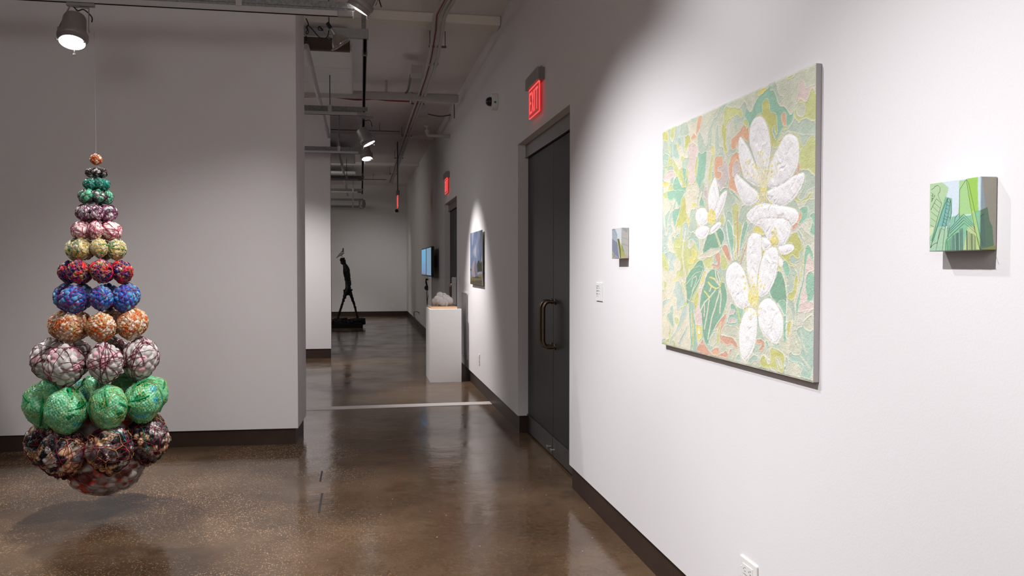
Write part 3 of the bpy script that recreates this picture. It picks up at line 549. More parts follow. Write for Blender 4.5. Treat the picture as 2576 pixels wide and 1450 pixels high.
def flower_painting():
    NY, NZ = 570, 450
    P, px = raster_art(NY, NZ, py0, py1, pz0, pz1, XF)
    yz = P[:, 1:]
    jx = (fnoise(yz*38, 2, 3)-.5)*3.2; jy = (fnoise(yz*38, 2, 5)-.5)*6
    X = px[:, 0]+jx; Y = px[:, 1]+jy
    # loosely patched ground
    wy = yz[:, 0]*9+(fnoise(yz*7, 3, 9)-.5)*4; wz = yz[:, 1]*5+(fnoise(yz*7, 3, 11)-.5)*4
    n = fnoise(np.stack([wy, wz], -1), 2, 21); n2 = fnoise(np.stack([wy*.8+5, wz*.8], -1), 2, 31)
    left = np.clip((1790-px[:, 0])/60, 0, 1)
    names = list(pal); idm = np.full(len(X), names.index('sagec'))
    idm[n > .62] = names.index('pale'); idm[(n < .36)] = names.index('sage')
    L = left > .5
    idm[L & (n > .50)] = names.index('cream'); idm[L & (n < .42)] = names.index('mint'); idm[L & (n2 > .68)] = names.index('lime'); idm[L & (n2 < .30)] = names.index('lmint')
    seg = idm.copy().astype(float)
    for i, (c, k, pts) in enumerate(REG):
        m = inpoly(X, Y, chaikin(cr(k, pts), 2)); idm[m] = names.index(c); seg[m] = 100+i
    base = np.array([lin(pal[k]) for k in names]); col = base[idm].copy()
    g = seg.reshape(NZ, NY); e = np.zeros_like(g, bool)
    e[:, 1:] |= g[:, 1:] != g[:, :-1]; e[1:] |= g[1:] != g[:-1]; e[:, :-1] |= g[:, 1:] != g[:, :-1]
    e = e.ravel(); edge = lin((232, 230, 214))
    col = col*(.94+.12*vnoise(yz*60, 4))[:, None]
    tone = (fnoise(yz*14, 2, 8)-.5)*.22; col *= (1+tone)[:, None]
    col[e] = col[e]*.45+edge*.55
    hgt = .0012*fnoise(yz*np.array([130, 130]), 2, 2)+.0012*fnoise(yz*30, 2, 12); hgt[e] += .0008
    xs, ys = px[:, 0], px[:, 1]
    for c, k, wd, pts in STR:
        d = segdist(xs+jx*.25, ys+jy*.25, cr(k, pts)); m = d < wd; col[m] = lin(pal[c])*1.0; hgt[m] += .0004
    # petals: white, padded, wrinkled
    wh = lin((248, 247, 248)); allp = np.zeros(len(X), bool)
    for i, (k, pts) in enumerate(PET):
        poly = chaikin(cr(k, pts), 3); m = inpoly(xs, ys, poly)
        q = poly.mean(0); s = np.where(m)[0]
        if len(s) == 0: continue
        cl = np.vstack([poly, poly[:1]]); d = np.full(len(s), 99.)
        for (ax, ay), (bx, by) in zip(cl[:-1], cl[1:]):
            vx, vy = bx-ax, by-ay; L2 = vx*vx+vy*vy+1e-9; t = np.clip(((xs[s]-ax)*vx+(ys[s]-ay)*vy)/L2, 0, 1)
            d = np.minimum(d, np.hypot(xs[s]-ax-t*vx, ys[s]-ay-t*vy))
        puff = 1-np.exp(-d/9.0)
        wr = fnoise(np.stack([yz[s, 0]*34, yz[s, 1]*22], -1)+i*3.1+(fnoise(yz[s]*20, 2, 41)[:, None])*2, 3, 50+i)
        ridge = 1-np.abs(wr-.5)*4
        hgt[s] = np.maximum(.0005+.0016*puff+.0026*np.clip(ridge, -1, 1)*puff+.0008*fnoise(yz[s]*120, 2, 7), np.where(allp[s], hgt[s]-.0006, -1))
        stitch = (d > 3.2) & (d < 4.0); hgt[s[stitch]] -= .0012
        col[s] = wh; rim = d < .7; col[s[rim]] = lin((226, 222, 186)); allp[s] = True
    # stamens and yellow hearts
    rnd = random.Random(3)
    def heart(k, c, rx, ry, n, rad, length, a0, a1):
        c = cr(k, [c])[0]
        m = (((xs-c[0]+jx)/rx)**2+((ys-c[1]+jy)/ry)**2) < 1; col[m] = lin((238, 226, 138)); hgt[m] += .0006*fnoise(yz[m]*160, 1, 3)
        for i in range(n):
            a = math.radians(a0+(a1-a0)*(i+rnd.random()*.8)/n); l = length*(.45+.55*rnd.random())
            ex, ey = c[0]+math.cos(a)*l*.62, c[1]-math.sin(a)*l
            dd = segdist(xs, ys, [(c[0], c[1]), (ex, ey)]); mm = dd < .5; col[mm] = lin((238, 232, 190))
            mm = (((xs-ex)/1.6)**2+((ys-ey)/3.2)**2) < 1; col[mm] = lin((240, 224, 120)); hgt[mm] += .0002
    heart('C', (515, 850), 8, 21, 30, 1, 96, 35, 150); heart('C', (515, 900), 6, 12, 14, 1, 40, 190, 350)
    heart('E', (700, 285), 11, 13, 8, 1, 30, 60, 120); heart('E', (360, 1170), 13, 26, 16, 1, 66, 20, 160); heart('E', (370, 1250), 9, 16, 9, 1, 55, 200, 340)
    heart('D', (950, 480), 10, 20, 6, 1, 24, 70, 120)
    hg = hgt.reshape(NZ, NY); edgefall = np.ones_like(hg); edgefall[:, :2] = 0; edgefall[:, -2:] = 0; edgefall[:2] = 0; edgefall[-2:] = 0
    P[:, 0] = XF-(hg*edgefall).ravel()
    i = np.arange(NZ-1)[:, None]*NY+np.arange(NY-1)[None]; i = i.ravel()
    Q = np.stack([i, i+1, i+1+NY, i+NY], -1)
    return P, Q, np.clip((col*.84+lin((228, 224, 208))*.16)*1.0, 0, .92)
root = thing('painting', 'large pale green padded painting of white flowers on a shallow canvas', 'painting', (WX, (py0+py1)/2, pz0))
off = np.array([WX, (py0+py1)/2, pz0])
V, Q, Cc = flower_painting()
link(fast_mesh('painted_face', V-off, Q, Cc, paint_m), 'painted_face', root)
b = MB(); b.box((XF+.0003-off[0], py0-off[1], 0), (WX-.0012-off[0], py1-off[1], pz1-off[2])); b.build('canvas', canvas_side, root, bevel=.0012)

# ------------------------------------------------------------------ two small wax-coated textile blocks
def art_face(origin, du, dv, nu, nv, colfun):
    """flat grid spanned by du, dv; colfun(px) -> colours"""
    u, v = np.meshgrid(np.linspace(0, 1, nu), np.linspace(0, 1, nv)); u = u.ravel(); v = v.ravel()
    P = origin+u[:, None]*du+v[:, None]*dv
    col = colfun(topx(P), u, v); i = (np.arange(nv-1)[:, None]*nu+np.arange(nu-1)[None]).ravel()
    return P, np.stack([i, i+1, i+1+nu, i+nu], -1), col
def textile_block(name, label, y0, y1, z0, z1, xf, colF, colS, colT, lines, slines):
    root = thing(name, label, 'textile block', (WX, (y0+y1)/2, z0)); off = np.array([WX, (y0+y1)/2, z0])
    e = .0012; Vs = []; Qs = []; Cs = []; n = 0
    faces = [(np.array([xf, y1-e, z0+e]), np.array([0, -(y1-y0-2*e), 0]), np.array([0, 0, z1-z0-2*e]), 110, 110, colF),
             (np.array([xf+e, y0, z0+e]), np.array([WX-.002-xf-e, 0, 0]), np.array([0, 0, z1-z0-2*e]), 40, 110, colS),
             (np.array([xf+e, y1-e, z1]), np.array([0, -(y1-y0-2*e), 0]), np.array([WX-.002-xf-e, 0, 0]), 40, 20, colT),
             (np.array([xf+e, y0+e, z0]), np.array([0, (y1-y0-2*e), 0]), np.array([WX-.002-xf-e, 0, 0]), 20, 20, colT),
             (np.array([WX-.002, y1, z0+e]), np.array([-(WX-.002-xf-e), 0, 0]), np.array([0, 0, z1-z0-2*e]), 20, 20, colT)]
    grids = []
    for o, du, dv, nu, nv, cf in faces:
        P, Q, c = art_face(o, du, dv, nu, nv, cf); Vs.append(P); Qs.append(Q+n); Cs.append(c); grids.append((n, nu, nv)); n += len(P)
    V = np.concatenate(Vs); Q = np.concatenate(Qs); Cc = np.concatenate(Cs)
    # bridge strips so the block is closed along its softly rounded corners
    def ids(g, side):
        n0, nu, nv = g
        return {'L': n0+np.arange(nv)*nu, 'R': n0+np.arange(nv)*nu+nu-1, 'B': n0+np.arange(nu), 'T': n0+(nv-1)*nu+np.arange(nu)}[side]
    ex = []
    def bridge(a, bb):
        m = max(len(a), len(bb)); ia = np.round(np.linspace(0, len(a)-1, m)).astype(int); ib = np.round(np.linspace(0, len(bb)-1, m)).astype(int)
        for k in range(m-1): ex.append((a[ia[k]], bb[ib[k]], bb[ib[k+1]], a[ia[k+1]]))
    bridge(ids(grids[0], 'R'), ids(grids[1], 'L')); bridge(ids(grids[0], 'T'), ids(grids[2], 'B')); bridge(ids(grids[0], 'B'), ids(grids[3], 'B')[::-1]); bridge(ids(grids[0], 'L'), ids(grids[4], 'R'))
    bridge(ids(grids[1], 'T'), ids(grids[2], 'R'))
    me = bpy.data.meshes.new('block_body'); VV = V-off+0; VV += 0
    me.from_pydata(VV.tolist(), [], [tuple(int(x) for x in q) for q in Q]+[tuple(int(x) for x in q) for q in ex]); me.update()
    ca = me.color_attributes.new('Col', 'FLOAT_COLOR', 'POINT'); d = np.ones((len(V), 4)); d[:, :3] = Cc; ca.data.foreach_set('color', d.ravel())
    me.materials.append(textile_m); link(me, 'block_body', root)
    b = MB()
    for wd, pts in lines:
        pp = [onx(x, y, xf-.0002)-off for x, y in pts]; b.tube(pp, wd, 4)
    for wd, pts in slines:
        pp = [ony(x, y, y0-.0002)-off for x, y in pts]; b.tube(pp, wd, 4)
    b.build('stitched_drawing', stitch_m, root)
    return root
G1 = lambda pts: np.array(pts, float)/6.905+(2330, 430)
def layer(px, base, layers):
    col = np.tile(lin(base), (len(px), 1))
    for c, a, pts in layers:
        m = inpoly(px[:, 0], px[:, 1], G1(pts)); col[m] = col[m]*(1-a)+lin(c)*a
    return col*(.95+.1*fnoise(px*.35, 2, 5))[:, None]*.95
LF = [((176, 204, 162), 1, [(80, 180), (250, 180), (390, 290), (310, 640), (150, 1100), (60, 1200), (60, 180)]), ((214, 222, 178), .8, [(60, 990), (130, 980), (90, 1150), (60, 1200)]),
      ((164, 200, 168), 1, [(60, 1150), (180, 980), (380, 980), (380, 1400), (60, 1400)]), ((108, 172, 142), .85, [(330, 450), (280, 640), (90, 1200), (130, 1230), (200, 980), (370, 960), (380, 1150), (400, 900), (440, 800), (450, 480)]),
      ((120, 178, 170), .6, [(330, 520), (210, 980), (340, 970), (400, 560)]), ((164, 204, 140), 1, [(575, 175), (745, 140), (900, 90), (900, 500), (925, 700), (850, 740), (560, 780)]), ((152, 196, 76), .8, [(700, 110), (890, 80), (900, 690), (790, 700), (760, 560)]),
      ((186, 212, 214), .5, [(890, 90), (960, 90), (940, 690), (900, 690)]), ((116, 182, 134), .85, [(440, 800), (580, 770), (760, 780), (840, 700), (960, 690), (960, 1400), (330, 1400), (330, 1250), (400, 1000)]),
      ((140, 190, 180), .5, [(480, 800), (570, 750), (580, 1000), (400, 1040)]), ((206, 210, 140), .6, [(720, 970), (880, 950), (930, 1390), (640, 1390), (700, 1100)]), ((176, 206, 110), .6, [(770, 680), (850, 720), (960, 1390), (900, 1390), (830, 1000)]),
      ((122, 138, 150), .35, [(440, 1120), (560, 1070), (640, 1000), (640, 1380), (420, 1380)])]
LS = [((186, 176, 168), 1, [(900, 0), (1400, 0), (1400, 1500), (900, 1500)]), ((176, 198, 208), 1, [(930, 60), (975, 60), (1030, 640), (930, 690)]), ((182, 180, 164), 1, [(970, 80), (1215, 110), (1200, 1300), (1100, 800), (1030, 640)]),
      ((118, 152, 128), 1, [(930, 690), (1065, 630), (1100, 860), (1150, 970), (1180, 1400), (930, 1400)]), ((104, 138, 130), .6, [(930, 760), (1000, 750), (1040, 1300), (950, 1330)]), ((168, 178, 104), .9, [(960, 1360), (1200, 1290), (1210, 1400), (950, 1400)])]
zig = [([(690, 745+k), (395+6*k/10, 1020+k*.9)], [(690-40, 745+k), (835+k*.1, 945+k)]) for k in (0, 35)]
lines = [(.00035, G1(p)) for p in [
 [(575, 820), (580, 330), (695, 150), (760, 560), (830, 940), (940, 1370)], [(695, 150), (735, 210), (800, 500), (870, 830), (940, 1150), (985, 1280)],
 [(398, 1022), (650, 750), (830, 945), (845, 1070)], [(415, 1040), (650, 805), (830, 975)], [(412, 1080), (655, 855), (830, 1010)], [(350, 1200), (660, 908), (870, 1085)], [(398, 1022), (412, 1100)],
 [(350, 1200), (330, 1385)], [(870, 1085), (905, 1290), (940, 1380)], [(490, 900), (500, 820), (555, 750), (575, 750)],
 [(70, 1340), (200, 950), (275, 700), (375, 470), (425, 510), (440, 700), (400, 980), (380, 1150)], [(375, 470), (300, 870), (190, 1250), (170, 1250)], [(425, 510), (380, 770), (340, 940), (320, 1030), (260, 1000)], [(240, 1000), (170, 1380)], [(320, 1030), (280, 1380)],
 [(360, 530), (405, 550)], [(350, 590), (400, 610)], [(340, 650), (385, 670)], [(325, 710), (375, 750)], [(310, 770), (365, 810)], [(295, 830), (360, 850)], [(285, 880), (345, 920)], [(270, 940), (335, 975)], [(370, 790), (425, 830)], [(345, 930), (375, 1010), (372, 1150)],
 [(90, 330), (130, 300), (150, 270), (200, 250), (240, 290), (235, 370), (205, 400), (225, 480), (270, 570), (180, 880), (100, 1210)], [(175, 485), (270, 570)], [(175, 485), (80, 680)], [(140, 560), (240, 645)], [(110, 620), (215, 720)], [(85, 710), (195, 800)], [(80, 820), (165, 885)], [(75, 940), (130, 975)],
 [(85, 380), (150, 430), (90, 540)], [(85, 430), (130, 440)], [(90, 490), (125, 480)], [(110, 400), (95, 520)], [(70, 1340), (120, 1280), (180, 1250)], [(80, 1210), (105, 1215), (80, 1340)]]]
for x0, x1, ya, yb, n in ((360, 440, 1220, 1160, 5), (455, 490, 1130, 1110, 4), (515, 560, 1090, 1070, 6), (585, 632, 1010, 995, 5), (700, 712, 1035, 1045, 3), (735, 750, 1055, 1065, 2), (770, 805, 1085, 1095, 5), (825, 860, 1100, 1130, 4)):
    for k in range(n):
        t = k/max(1, n-1); x = x0+(x1-x0)*t; lines.append((.00028, G1([(x, ya+(yb-ya)*t), (x+4, 1385)])))
slines = [(.0004, G1([(940, 795), (1005, 745)]))]
bt = onx(2511, 444, WX); bb_ = onx(2506, 630, WX)
y0b, y1b, z0b, z1b = 1.470, 1.622, bb_[2], bt[2]
cw = lambda px, u, v: np.tile(lin((206, 220, 226))*.9, (len(px), 1))
textile_block('textile_block', 'small green textile block with stitched towers, right of the large painting', y0b, y1b, z0b, z1b, 1.226,
              lambda px, u, v: layer(px, (206, 220, 228), LF), lambda px, u, v: layer(px, (186, 176, 168), LS), cw, lines, slines)
H1 = lambda pts: np.array(pts, float)/6.043+(1480, 540)
def layer2(px, base, layers):
    col = np.tile(lin(base), (len(px), 1))
    for c, a, pts in layers:
        m = inpoly(px[:, 0], px[:, 1], H1(pts)); col[m] = col[m]*(1-a)+lin(c)*a
    return col*(.93+.14*fnoise(px*.5, 2, 5))[:, None]*.93
LF2 = [((158, 172, 180), 1, [(355, 200), (400, 210), (440, 300), (440, 430), (355, 370)]), ((200, 208, 212), 1, [(400, 190), (510, 180), (500, 380), (450, 340)]), ((134, 140, 160), 1, [(355, 370), (440, 430), (470, 670), (355, 670)]),
       ((160, 176, 130), .9, [(355, 540), (400, 600), (375, 670), (355, 670)]), ((170, 160, 170), .8, [(400, 590), (460, 660), (370, 670)]), ((122, 120, 64), 1, [(440, 370), (470, 370), (495, 500), (505, 600), (500, 665), (480, 665)]), ((190, 196, 120), 1, [(480, 420), (540, 560), (580, 665), (500, 665), (500, 560)])]
LS2 = [((206, 206, 198), 1, [(480, 150), (640, 150), (640, 700), (480, 700)]), ((170, 176, 178), .7, [(510, 190), (600, 220), (590, 280), (520, 230)]), ((190, 202, 120), .9, [(500, 430), (545, 560), (570, 640), (560, 680), (490, 680)]), ((218, 190, 160), .8, [(500, 665), (560, 625), (630, 620), (630, 700), (500, 700)]), ((184, 188, 184), .6, [(510, 340), (610, 370), (610, 390), (510, 360)]), ((184, 188, 184), .6, [(510, 430), (610, 460), (610, 490), (510, 460)])]
l2 = [(.0004, H1([(362, 240+0), (395, 225), (435, 320)])), (.0004, H1([(362, 370), (440, 430), (465, 655)])), (.0005, H1([(452, 370), (480, 500), (535, 560)])), (.0004, H1([(375, 660), (410, 590), (465, 660)])), (.0004, H1([(360, 600), (400, 640), (440, 665)]))]
for k in range(11): l2.append((.00025, H1([(362, 392+k*21), (446+k*1.6, 440+k*19)])))
bt = onx(1583, 572.5, WX); b2 = onx(1582, 651, WX)
textile_block('textile_block', 'small pale grey textile block with stitched lines, left of the large painting', 3.803, 3.950, b2[2], bt[2], 1.2255,
              lambda px, u, v: layer2(px, (200, 206, 208), LF2), lambda px, u, v: layer2(px, (206, 206, 198), LS2), lambda px, u, v: np.tile(lin((222, 222, 218))*.9, (len(px), 1)), l2, [(.0005, H1([(498, 470), (535, 545), (530, 560)]))])

# ------------------------------------------------------------------ wall label
a, c = onx(1501.5, 711.5, WX), onx(1516.5, 758.5, WX)
lb = thing('wall_label', 'small white caption card on the wall between steel door and pale block', 'label', (WX, (a[1]+c[1])/2, c[2]))
oy, oz = (a[1]+c[1])/2, c[2]; hw = (a[1]-c[1])/2; hh = a[2]-c[2]
b = MB(); b.box((-.006, -hw, 0), (0, hw, hh)); b.build('card', whitep_m, lb, bevel=.0006)
b = MB()
for z, wdt, t in [(.80, .45, .0022), (.72, .22, .0012), (.695, .62, .001), (.66, .22, .001), (.56, .42, .0014), (.535, .62, .001), (.505, .3, .001), (.40, .22, .0014), (.37, .62, .001), (.345, .25, .001), (.25, .3, .001)]:
    x1 = hw*.82; b.box((-.0063, x1-2*hw*wdt, hh*z), (-.0058, x1, hh*z+t*1.6))
b.build('caption_print', grey_text_m, lb)

# ------------------------------------------------------------------ outlets, switch, access panel on the right wall
def outlet(label, pos, w_, h_, horizontal=False, X=WX, facing='x', parts=True):
    """duplex outlet plate centred at pos on a wall; local x = out of wall is -x"""
    t = thing('wall_outlet', label, 'outlet', pos, 0 if facing == 'x' else -math.pi/2)
    b = MB(); b.box((-.0065, -w_/2, -h_/2), (0, w_/2, h_/2)); pl = b.build('cover_plate', white_m, t, bevel=.003, bseg=3)
    b = MB()
    iw, ih = (w_*.58, h_*.47) if horizontal else (w_*.47, h_*.58)
    b.box((-.0085, -iw/2, -ih/2), (-.006, iw/2, ih/2)); rc = b.build('receptacle', white_m, t, bevel=.001)
    def slot(lo, hi):
        b = MB(); b.box(lo, hi); b.build('socket_slot', slot_m, rc)
    for s in (-1, 1):
        if horizontal:
            cyy = s*iw*.27
            slot((-.0088, cyy-.006, .004), (-.008, cyy+.003, .0062)); slot((-.0088, cyy-.006, -.0072), (-.008, cyy+.003, -.005)); slot((-.0088, cyy+.007, -.0025), (-.008, cyy+.011, .002))
        else:
            czz = s*ih*.27
            slot((-.0088, .004, czz-.004), (-.008, .0062, czz+.005)); slot((-.0088, -.0072, czz-.004), (-.008, -.005, czz+.005)); slot((-.0088, -.0025, czz-.011), (-.008, .002, czz-.007))
    for s in (-1, 1):
        b = MB(); p = (-.0065, s*w_*.41, 0) if horizontal else (-.0065, 0, s*h_*.41)
        b.lathe([(.0001, .0012), (.0026, .0008), (.003, 0)], Matrix.Translation(p) @ Matrix.Rotation(-math.pi/2, 4, 'Y'), 12); b.build('screw', white_m, t, smooth=True)
    return t
o1, o2, o3 = onx(1865.5, 1395, WX), onx(1866, 1448, WX), onx(1908, 1421, WX)
outlet('white sideways power outlet low on the wall below the large painting', (WX, (o1[1]+o3[1])/2, (o1[2]+o2[2])/2), o1[1]-o3[1], o1[2]-o2[2], True)
p = onx(1206, 905, WX); outlet('white power outlet low on the wall right of the pedestal', (WX, p[1], p[2]), .072, .118)
p = ony(986, 768.5, YB); t = outlet('white power outlet low on the far end wall', (p[0], YB, p[2]), .118, .075, True, facing='y'); t.rotation_euler = (0, 0, math.pi/2)
p = onx(1156, 705, WX)
sw = thing('light_switch', 'slim white light switch behind the display case corner', 'switch', (WX, p[1], p[2]))
b = MB(); b.box((-.007, -.036, -.058), (0, .036, .058)); b.build('cover_plate', white_m, sw, bevel=.002)
b = MB(); b.box((-.011, -.009, -.02), (-.006, .009, .02)); b.build('toggle', white_m, sw, bevel=.002)
a = onx(1163, 732, WX); c = onx(1176, 905, WX)
ap = thing('access_panel', 'tall white access panel in the wall beside the pedestal', 'panel', (WX, (a[1]+c[1])/2, c[2]))
hy = (a[1]-c[1])/2; hz = a[2]-c[2]
b = MB(); g = .006
b.box((-.008, -hy, 0), (.0, -hy+.02, hz)); b.box((-.008, hy-.02, 0), (0, hy, hz)); b.box((-.008, -hy+.02, hz-.02), (0, hy-.02, hz)); b.box((-.008, -hy+.02, 0), (0, hy-.02, .02)); b.build('frame', wall_m, ap, bevel=.001)
b = MB(); b.box((-.005, -hy+.025, .025), (0, hy-.025, hz-.025)); b.build('panel_door', wall_m, ap, bevel=.001)

# ------------------------------------------------------------------ exit signs
def exit_sign(label, loc, mount='wall'):
    t = thing('exit_sign', label, 'exit sign', loc)      # local: -x out of the wall, y along it, z up; origin at the wall, bottom of the case
    L, D, Hh = .42, .055, .085
    b = MB(); b.box((-D, -L/2, 0), (0, L/2, Hh)); b.build('case', mat_sign, t, bevel=.0025)
    b = MB(); b.box((-.046, -L/2-.0015, .006), (-.01, -L/2, Hh-.006)); b.build('end_cap', steel_m, t)
    px_ = -.030; pw, ph = .355, .215
    b = MB(); b.box((px_-.003, -pw/2, -ph), (px_+.003, pw/2, -.002)); pn = b.build('acrylic_panel', glassred_m, t)
    b = MB(); e = .0045
    b.box((px_-.0038, -pw/2, -ph), (px_+.0038, pw/2, -ph+e)); b.box((px_-.0038, -pw/2, -ph+e), (px_+.0038, -pw/2+e, -.002)); b.box((px_-.0038, pw/2-e, -ph+e), (px_+.0038, pw/2, -.002)); b.box((px_-.004, -pw/2, -.01), (px_+.004, pw/2, 0)); b.build('glowing_edge', redglow_m, pn)
    # E X I T reads with E at +y (the viewer looks towards the wall)
    b = MB(); xs0, xs1 = px_-.0042, px_-.003; zt, zbm = -.03, -.185; s = .017
    def bar(y0, y1, z0, z1): b.box((xs0, min(y0, y1), z0), (xs1, max(y0, y1), z1))
    def slant(y0, z0, y1, z1, w=.019):
        b.add([(xs0, y0-w/2, z0), (xs0, y0+w/2, z0), (xs0, y1+w/2, z1), (xs0, y1-w/2, z1), (xs1, y0-w/2, z0), (xs1, y0+w/2, z0), (xs1, y1+w/2, z1), (xs1, y1-w/2, z1)],
              [(0, 1, 2, 3), (7, 6, 5, 4), (0, 4, 5, 1), (1, 5, 6, 2), (2, 6, 7, 3), (3, 7, 4, 0)])
    y = .155; bar(y, y-s, zbm, zt); bar(y-s, y-.062, zt-s, zt); bar(y-s, y-.055, (zt+zbm)/2-s/2, (zt+zbm)/2+s/2); bar(y-s, y-.062, zbm, zbm+s)
    y = .075; slant(y-.005, zt, y-.062, zbm); slant(y-.062, zt, y-.005, zbm)
    y = -.015; bar(y, y-s, zbm, zt)
    y = -.055; bar(y, y-.08, zt-s, zt); bar(y-.0315, y-.0485, zbm, zt-s)
    b.build('exit_lettering', redglow_m, pn)
    for yy in (-pw/2-.008, pw/2+.008):
        b = MB(); b.lathe([(.0001, -.008), (.005, -.006), (.006, 0)], Matrix.Translation((px_, yy, 0)), 10); b.build('retaining_knob', clip_m, t, smooth=True)
    if mount == 'wall':
        b = MB(); b.tube(smoothpath([(-.02, -L/2+.06, Hh), (-.018, -L/2+.06, Hh+.014), (-.006, -L/2+.05, Hh+.018)], 4), .0015, 6); b.build('wire', cord_m, t)
    else:
        b = MB(); b.tube([(-.027, -.07, Hh), (-.027, -.07, CZ-loc[2])], .009, 10); b.build('hanging_rod', conduitg_m, t, smooth=True)
        b = MB(); b.tube([(-.027, .07, Hh), (-.027, .07, CZ-loc[2])], .009, 10); b.build('hanging_rod', conduitg_m, t, smooth=True)
    return t
mat_sign = mat('sign_case', (.30, .27, .25), .4, metal=.5)
pn = onx(1370.5, 199, WX); exit_sign('red glowing exit sign above the near steel door', (WX, pn[1]+.21, pn[2]))
pn = onx(1131.5, 446, WX); exit_sign('smaller-looking red exit sign above the distant door', (WX, pn[1]+.21, pn[2]))
pn = ony(1000, 493, 15.3); exit_sign('red exit sign hanging from the ceiling on two rods', (pn[0]+.03, 15.3, pn[2]), 'rod')

# ------------------------------------------------------------------ dome cameras
dc = onx(1250, 256.5, WX)
t = thing('dome_camera', 'white round security dome camera high on the right wall', 'camera', (WX, dc[1], dc[2]))
Mx = Matrix.Rotation(-math.pi/2, 4, 'Y')
b = MB(); b.lathe([(.0001, 0), (.079, 0), (.079, .05), (.075, .054), (.04, .056), (.0001, .056)], Mx, 40); hs = b.build('housing', white_m, t, smooth=True)
b = MB(); b.lathe([(.043, .055), (.043, .068), (.040, .082), (.030, .097), (.015, .105), (.0001, .107)], Mx, 32); b.build('dome', black_m, t, smooth=True)
b = MB(); b.lathe([(.0001, .0015), (.011, .0015), (.011, 0)], Matrix.Translation((-.028, -.078, -.018)) @ Matrix.Rotation(math.pi/2, 4, 'X'), 16); b.build('sticker', green_m, t)
dc = ony(997.5, 531, YB)
t = thing('dome_camera', 'small black dome camera on the far end wall under the hanging sign', 'camera', (dc[0], YB, dc[2]), 0)
My = Matrix.Rotation(math.pi/2, 4, 'X')
b = MB(); b.lathe([(.0001, 0), (.075, 0), (.075, .03), (.06, .04), (.0001, .04)], My, 24); b.build('housing', ceil_m, t, smooth=True)
b = MB(); b.lathe([(.05, .03), (.048, .06), (.035, .085), (.0001, .1)], My, 24); b.build('dome', black_m, t, smooth=True)

# ------------------------------------------------------------------ photograph print on the right wall
XP = 1.238
q = [onx(*k, XP) for k in ((1183, 586.6), (1212.8, 579.5), (1212.8, 719.5), (1183, 715))]
ya, yb_ = (q[1][1]+q[2][1])/2, (q[0][1]+q[3][1])/2; za, zb_ = (q[2][2]+q[3][2])/2, (q[0][2]+q[1][2])/2
t = thing('photo_print', 'mounted colour photograph of blue sky over a pale domed shape in a field', 'photograph', (WX, (ya+yb_)/2, za)); off = np.array([WX, (ya+yb_)/2, za])
FP = lambda pts: np.array(pts, float)/7.25+(1040, 600)
def photo_col(px, u, v):
    n = fnoise(np.stack([u*4+2, v*3], -1), 4, 3); sky = lin((104, 122, 152))[None]*(1-v[:, None]*.0); cl = lin((170, 168, 184))[None]
    m = np.clip((n-.42)*4+(.2-v*.3)+(u-.4)*.5, 0, 1)[:, None]; col = sky*(1-m)+cl*m
    X, Y = px[:, 0], px[:, 1]+(vnoise(px*1.2, 4)-.5)*1.2
    def put(c, pts):
        mm = inpoly(X, Y, FP(pts)); col[mm] = lin(c)
    put((110, 102, 74), [(1030, 700), (1270, 650), (1270, 900), (1030, 860)]); put((84, 78, 56), [(1030, 780), (1270, 760), (1270, 900), (1030, 860)]); put((128, 118, 88), [(1030, 690), (1270, 640), (1270, 700), (1030, 720)])
    put((40, 50, 30), [(1160, 470), (1185, 400), (1200, 400), (1215, 450), (1240, 430), (1270, 440), (1270, 600), (1160, 620)]); put((50, 58, 36), [(1035, 540), (1060, 560), (1060, 590), (1035, 590)])
    put((34, 34, 40), [(1220, 270), (1226, 270), (1228, 440), (1219, 440)])
    put((150, 142, 148), [(1060, 650), (1065, 520), (1085, 440), (1110, 405), (1120, 385), (1140, 420), (1155, 480), (1170, 570), (1160, 690), (1110, 715), (1070, 690)])
    put((108, 108, 124), [(1120, 400), (1140, 420), (1155, 480), (1170, 570), (1160, 690), (1130, 712), (1110, 560)])
    put((60, 52, 44), [(1070, 690), (1110, 712), (1165, 690), (1230, 720), (1150, 730), (1090, 720)])
    return col*.72
P, Q, Cc = art_face(np.array([XP, yb_, za]), np.array([0, ya-yb_, 0]), np.array([0, 0, zb_-za]), 120, 90, photo_col)
link(fast_mesh('printed_face', P-off-np.array([.0004, 0, 0]), Q, Cc, print_m), 'printed_face', t)
b = MB(); b.box((XP-WX, ya-off[1], 0), (XP-WX+.006, yb_-off[1], zb_-za)); b.build('mount_board', whitep_m, t)
b = MB(); b.box((XP-WX+.006, ya-off[1]+.2, .08), (0, yb_-off[1]-.2, zb_-za-.08)); b.build('hanging_cleat', whitep_m, t)

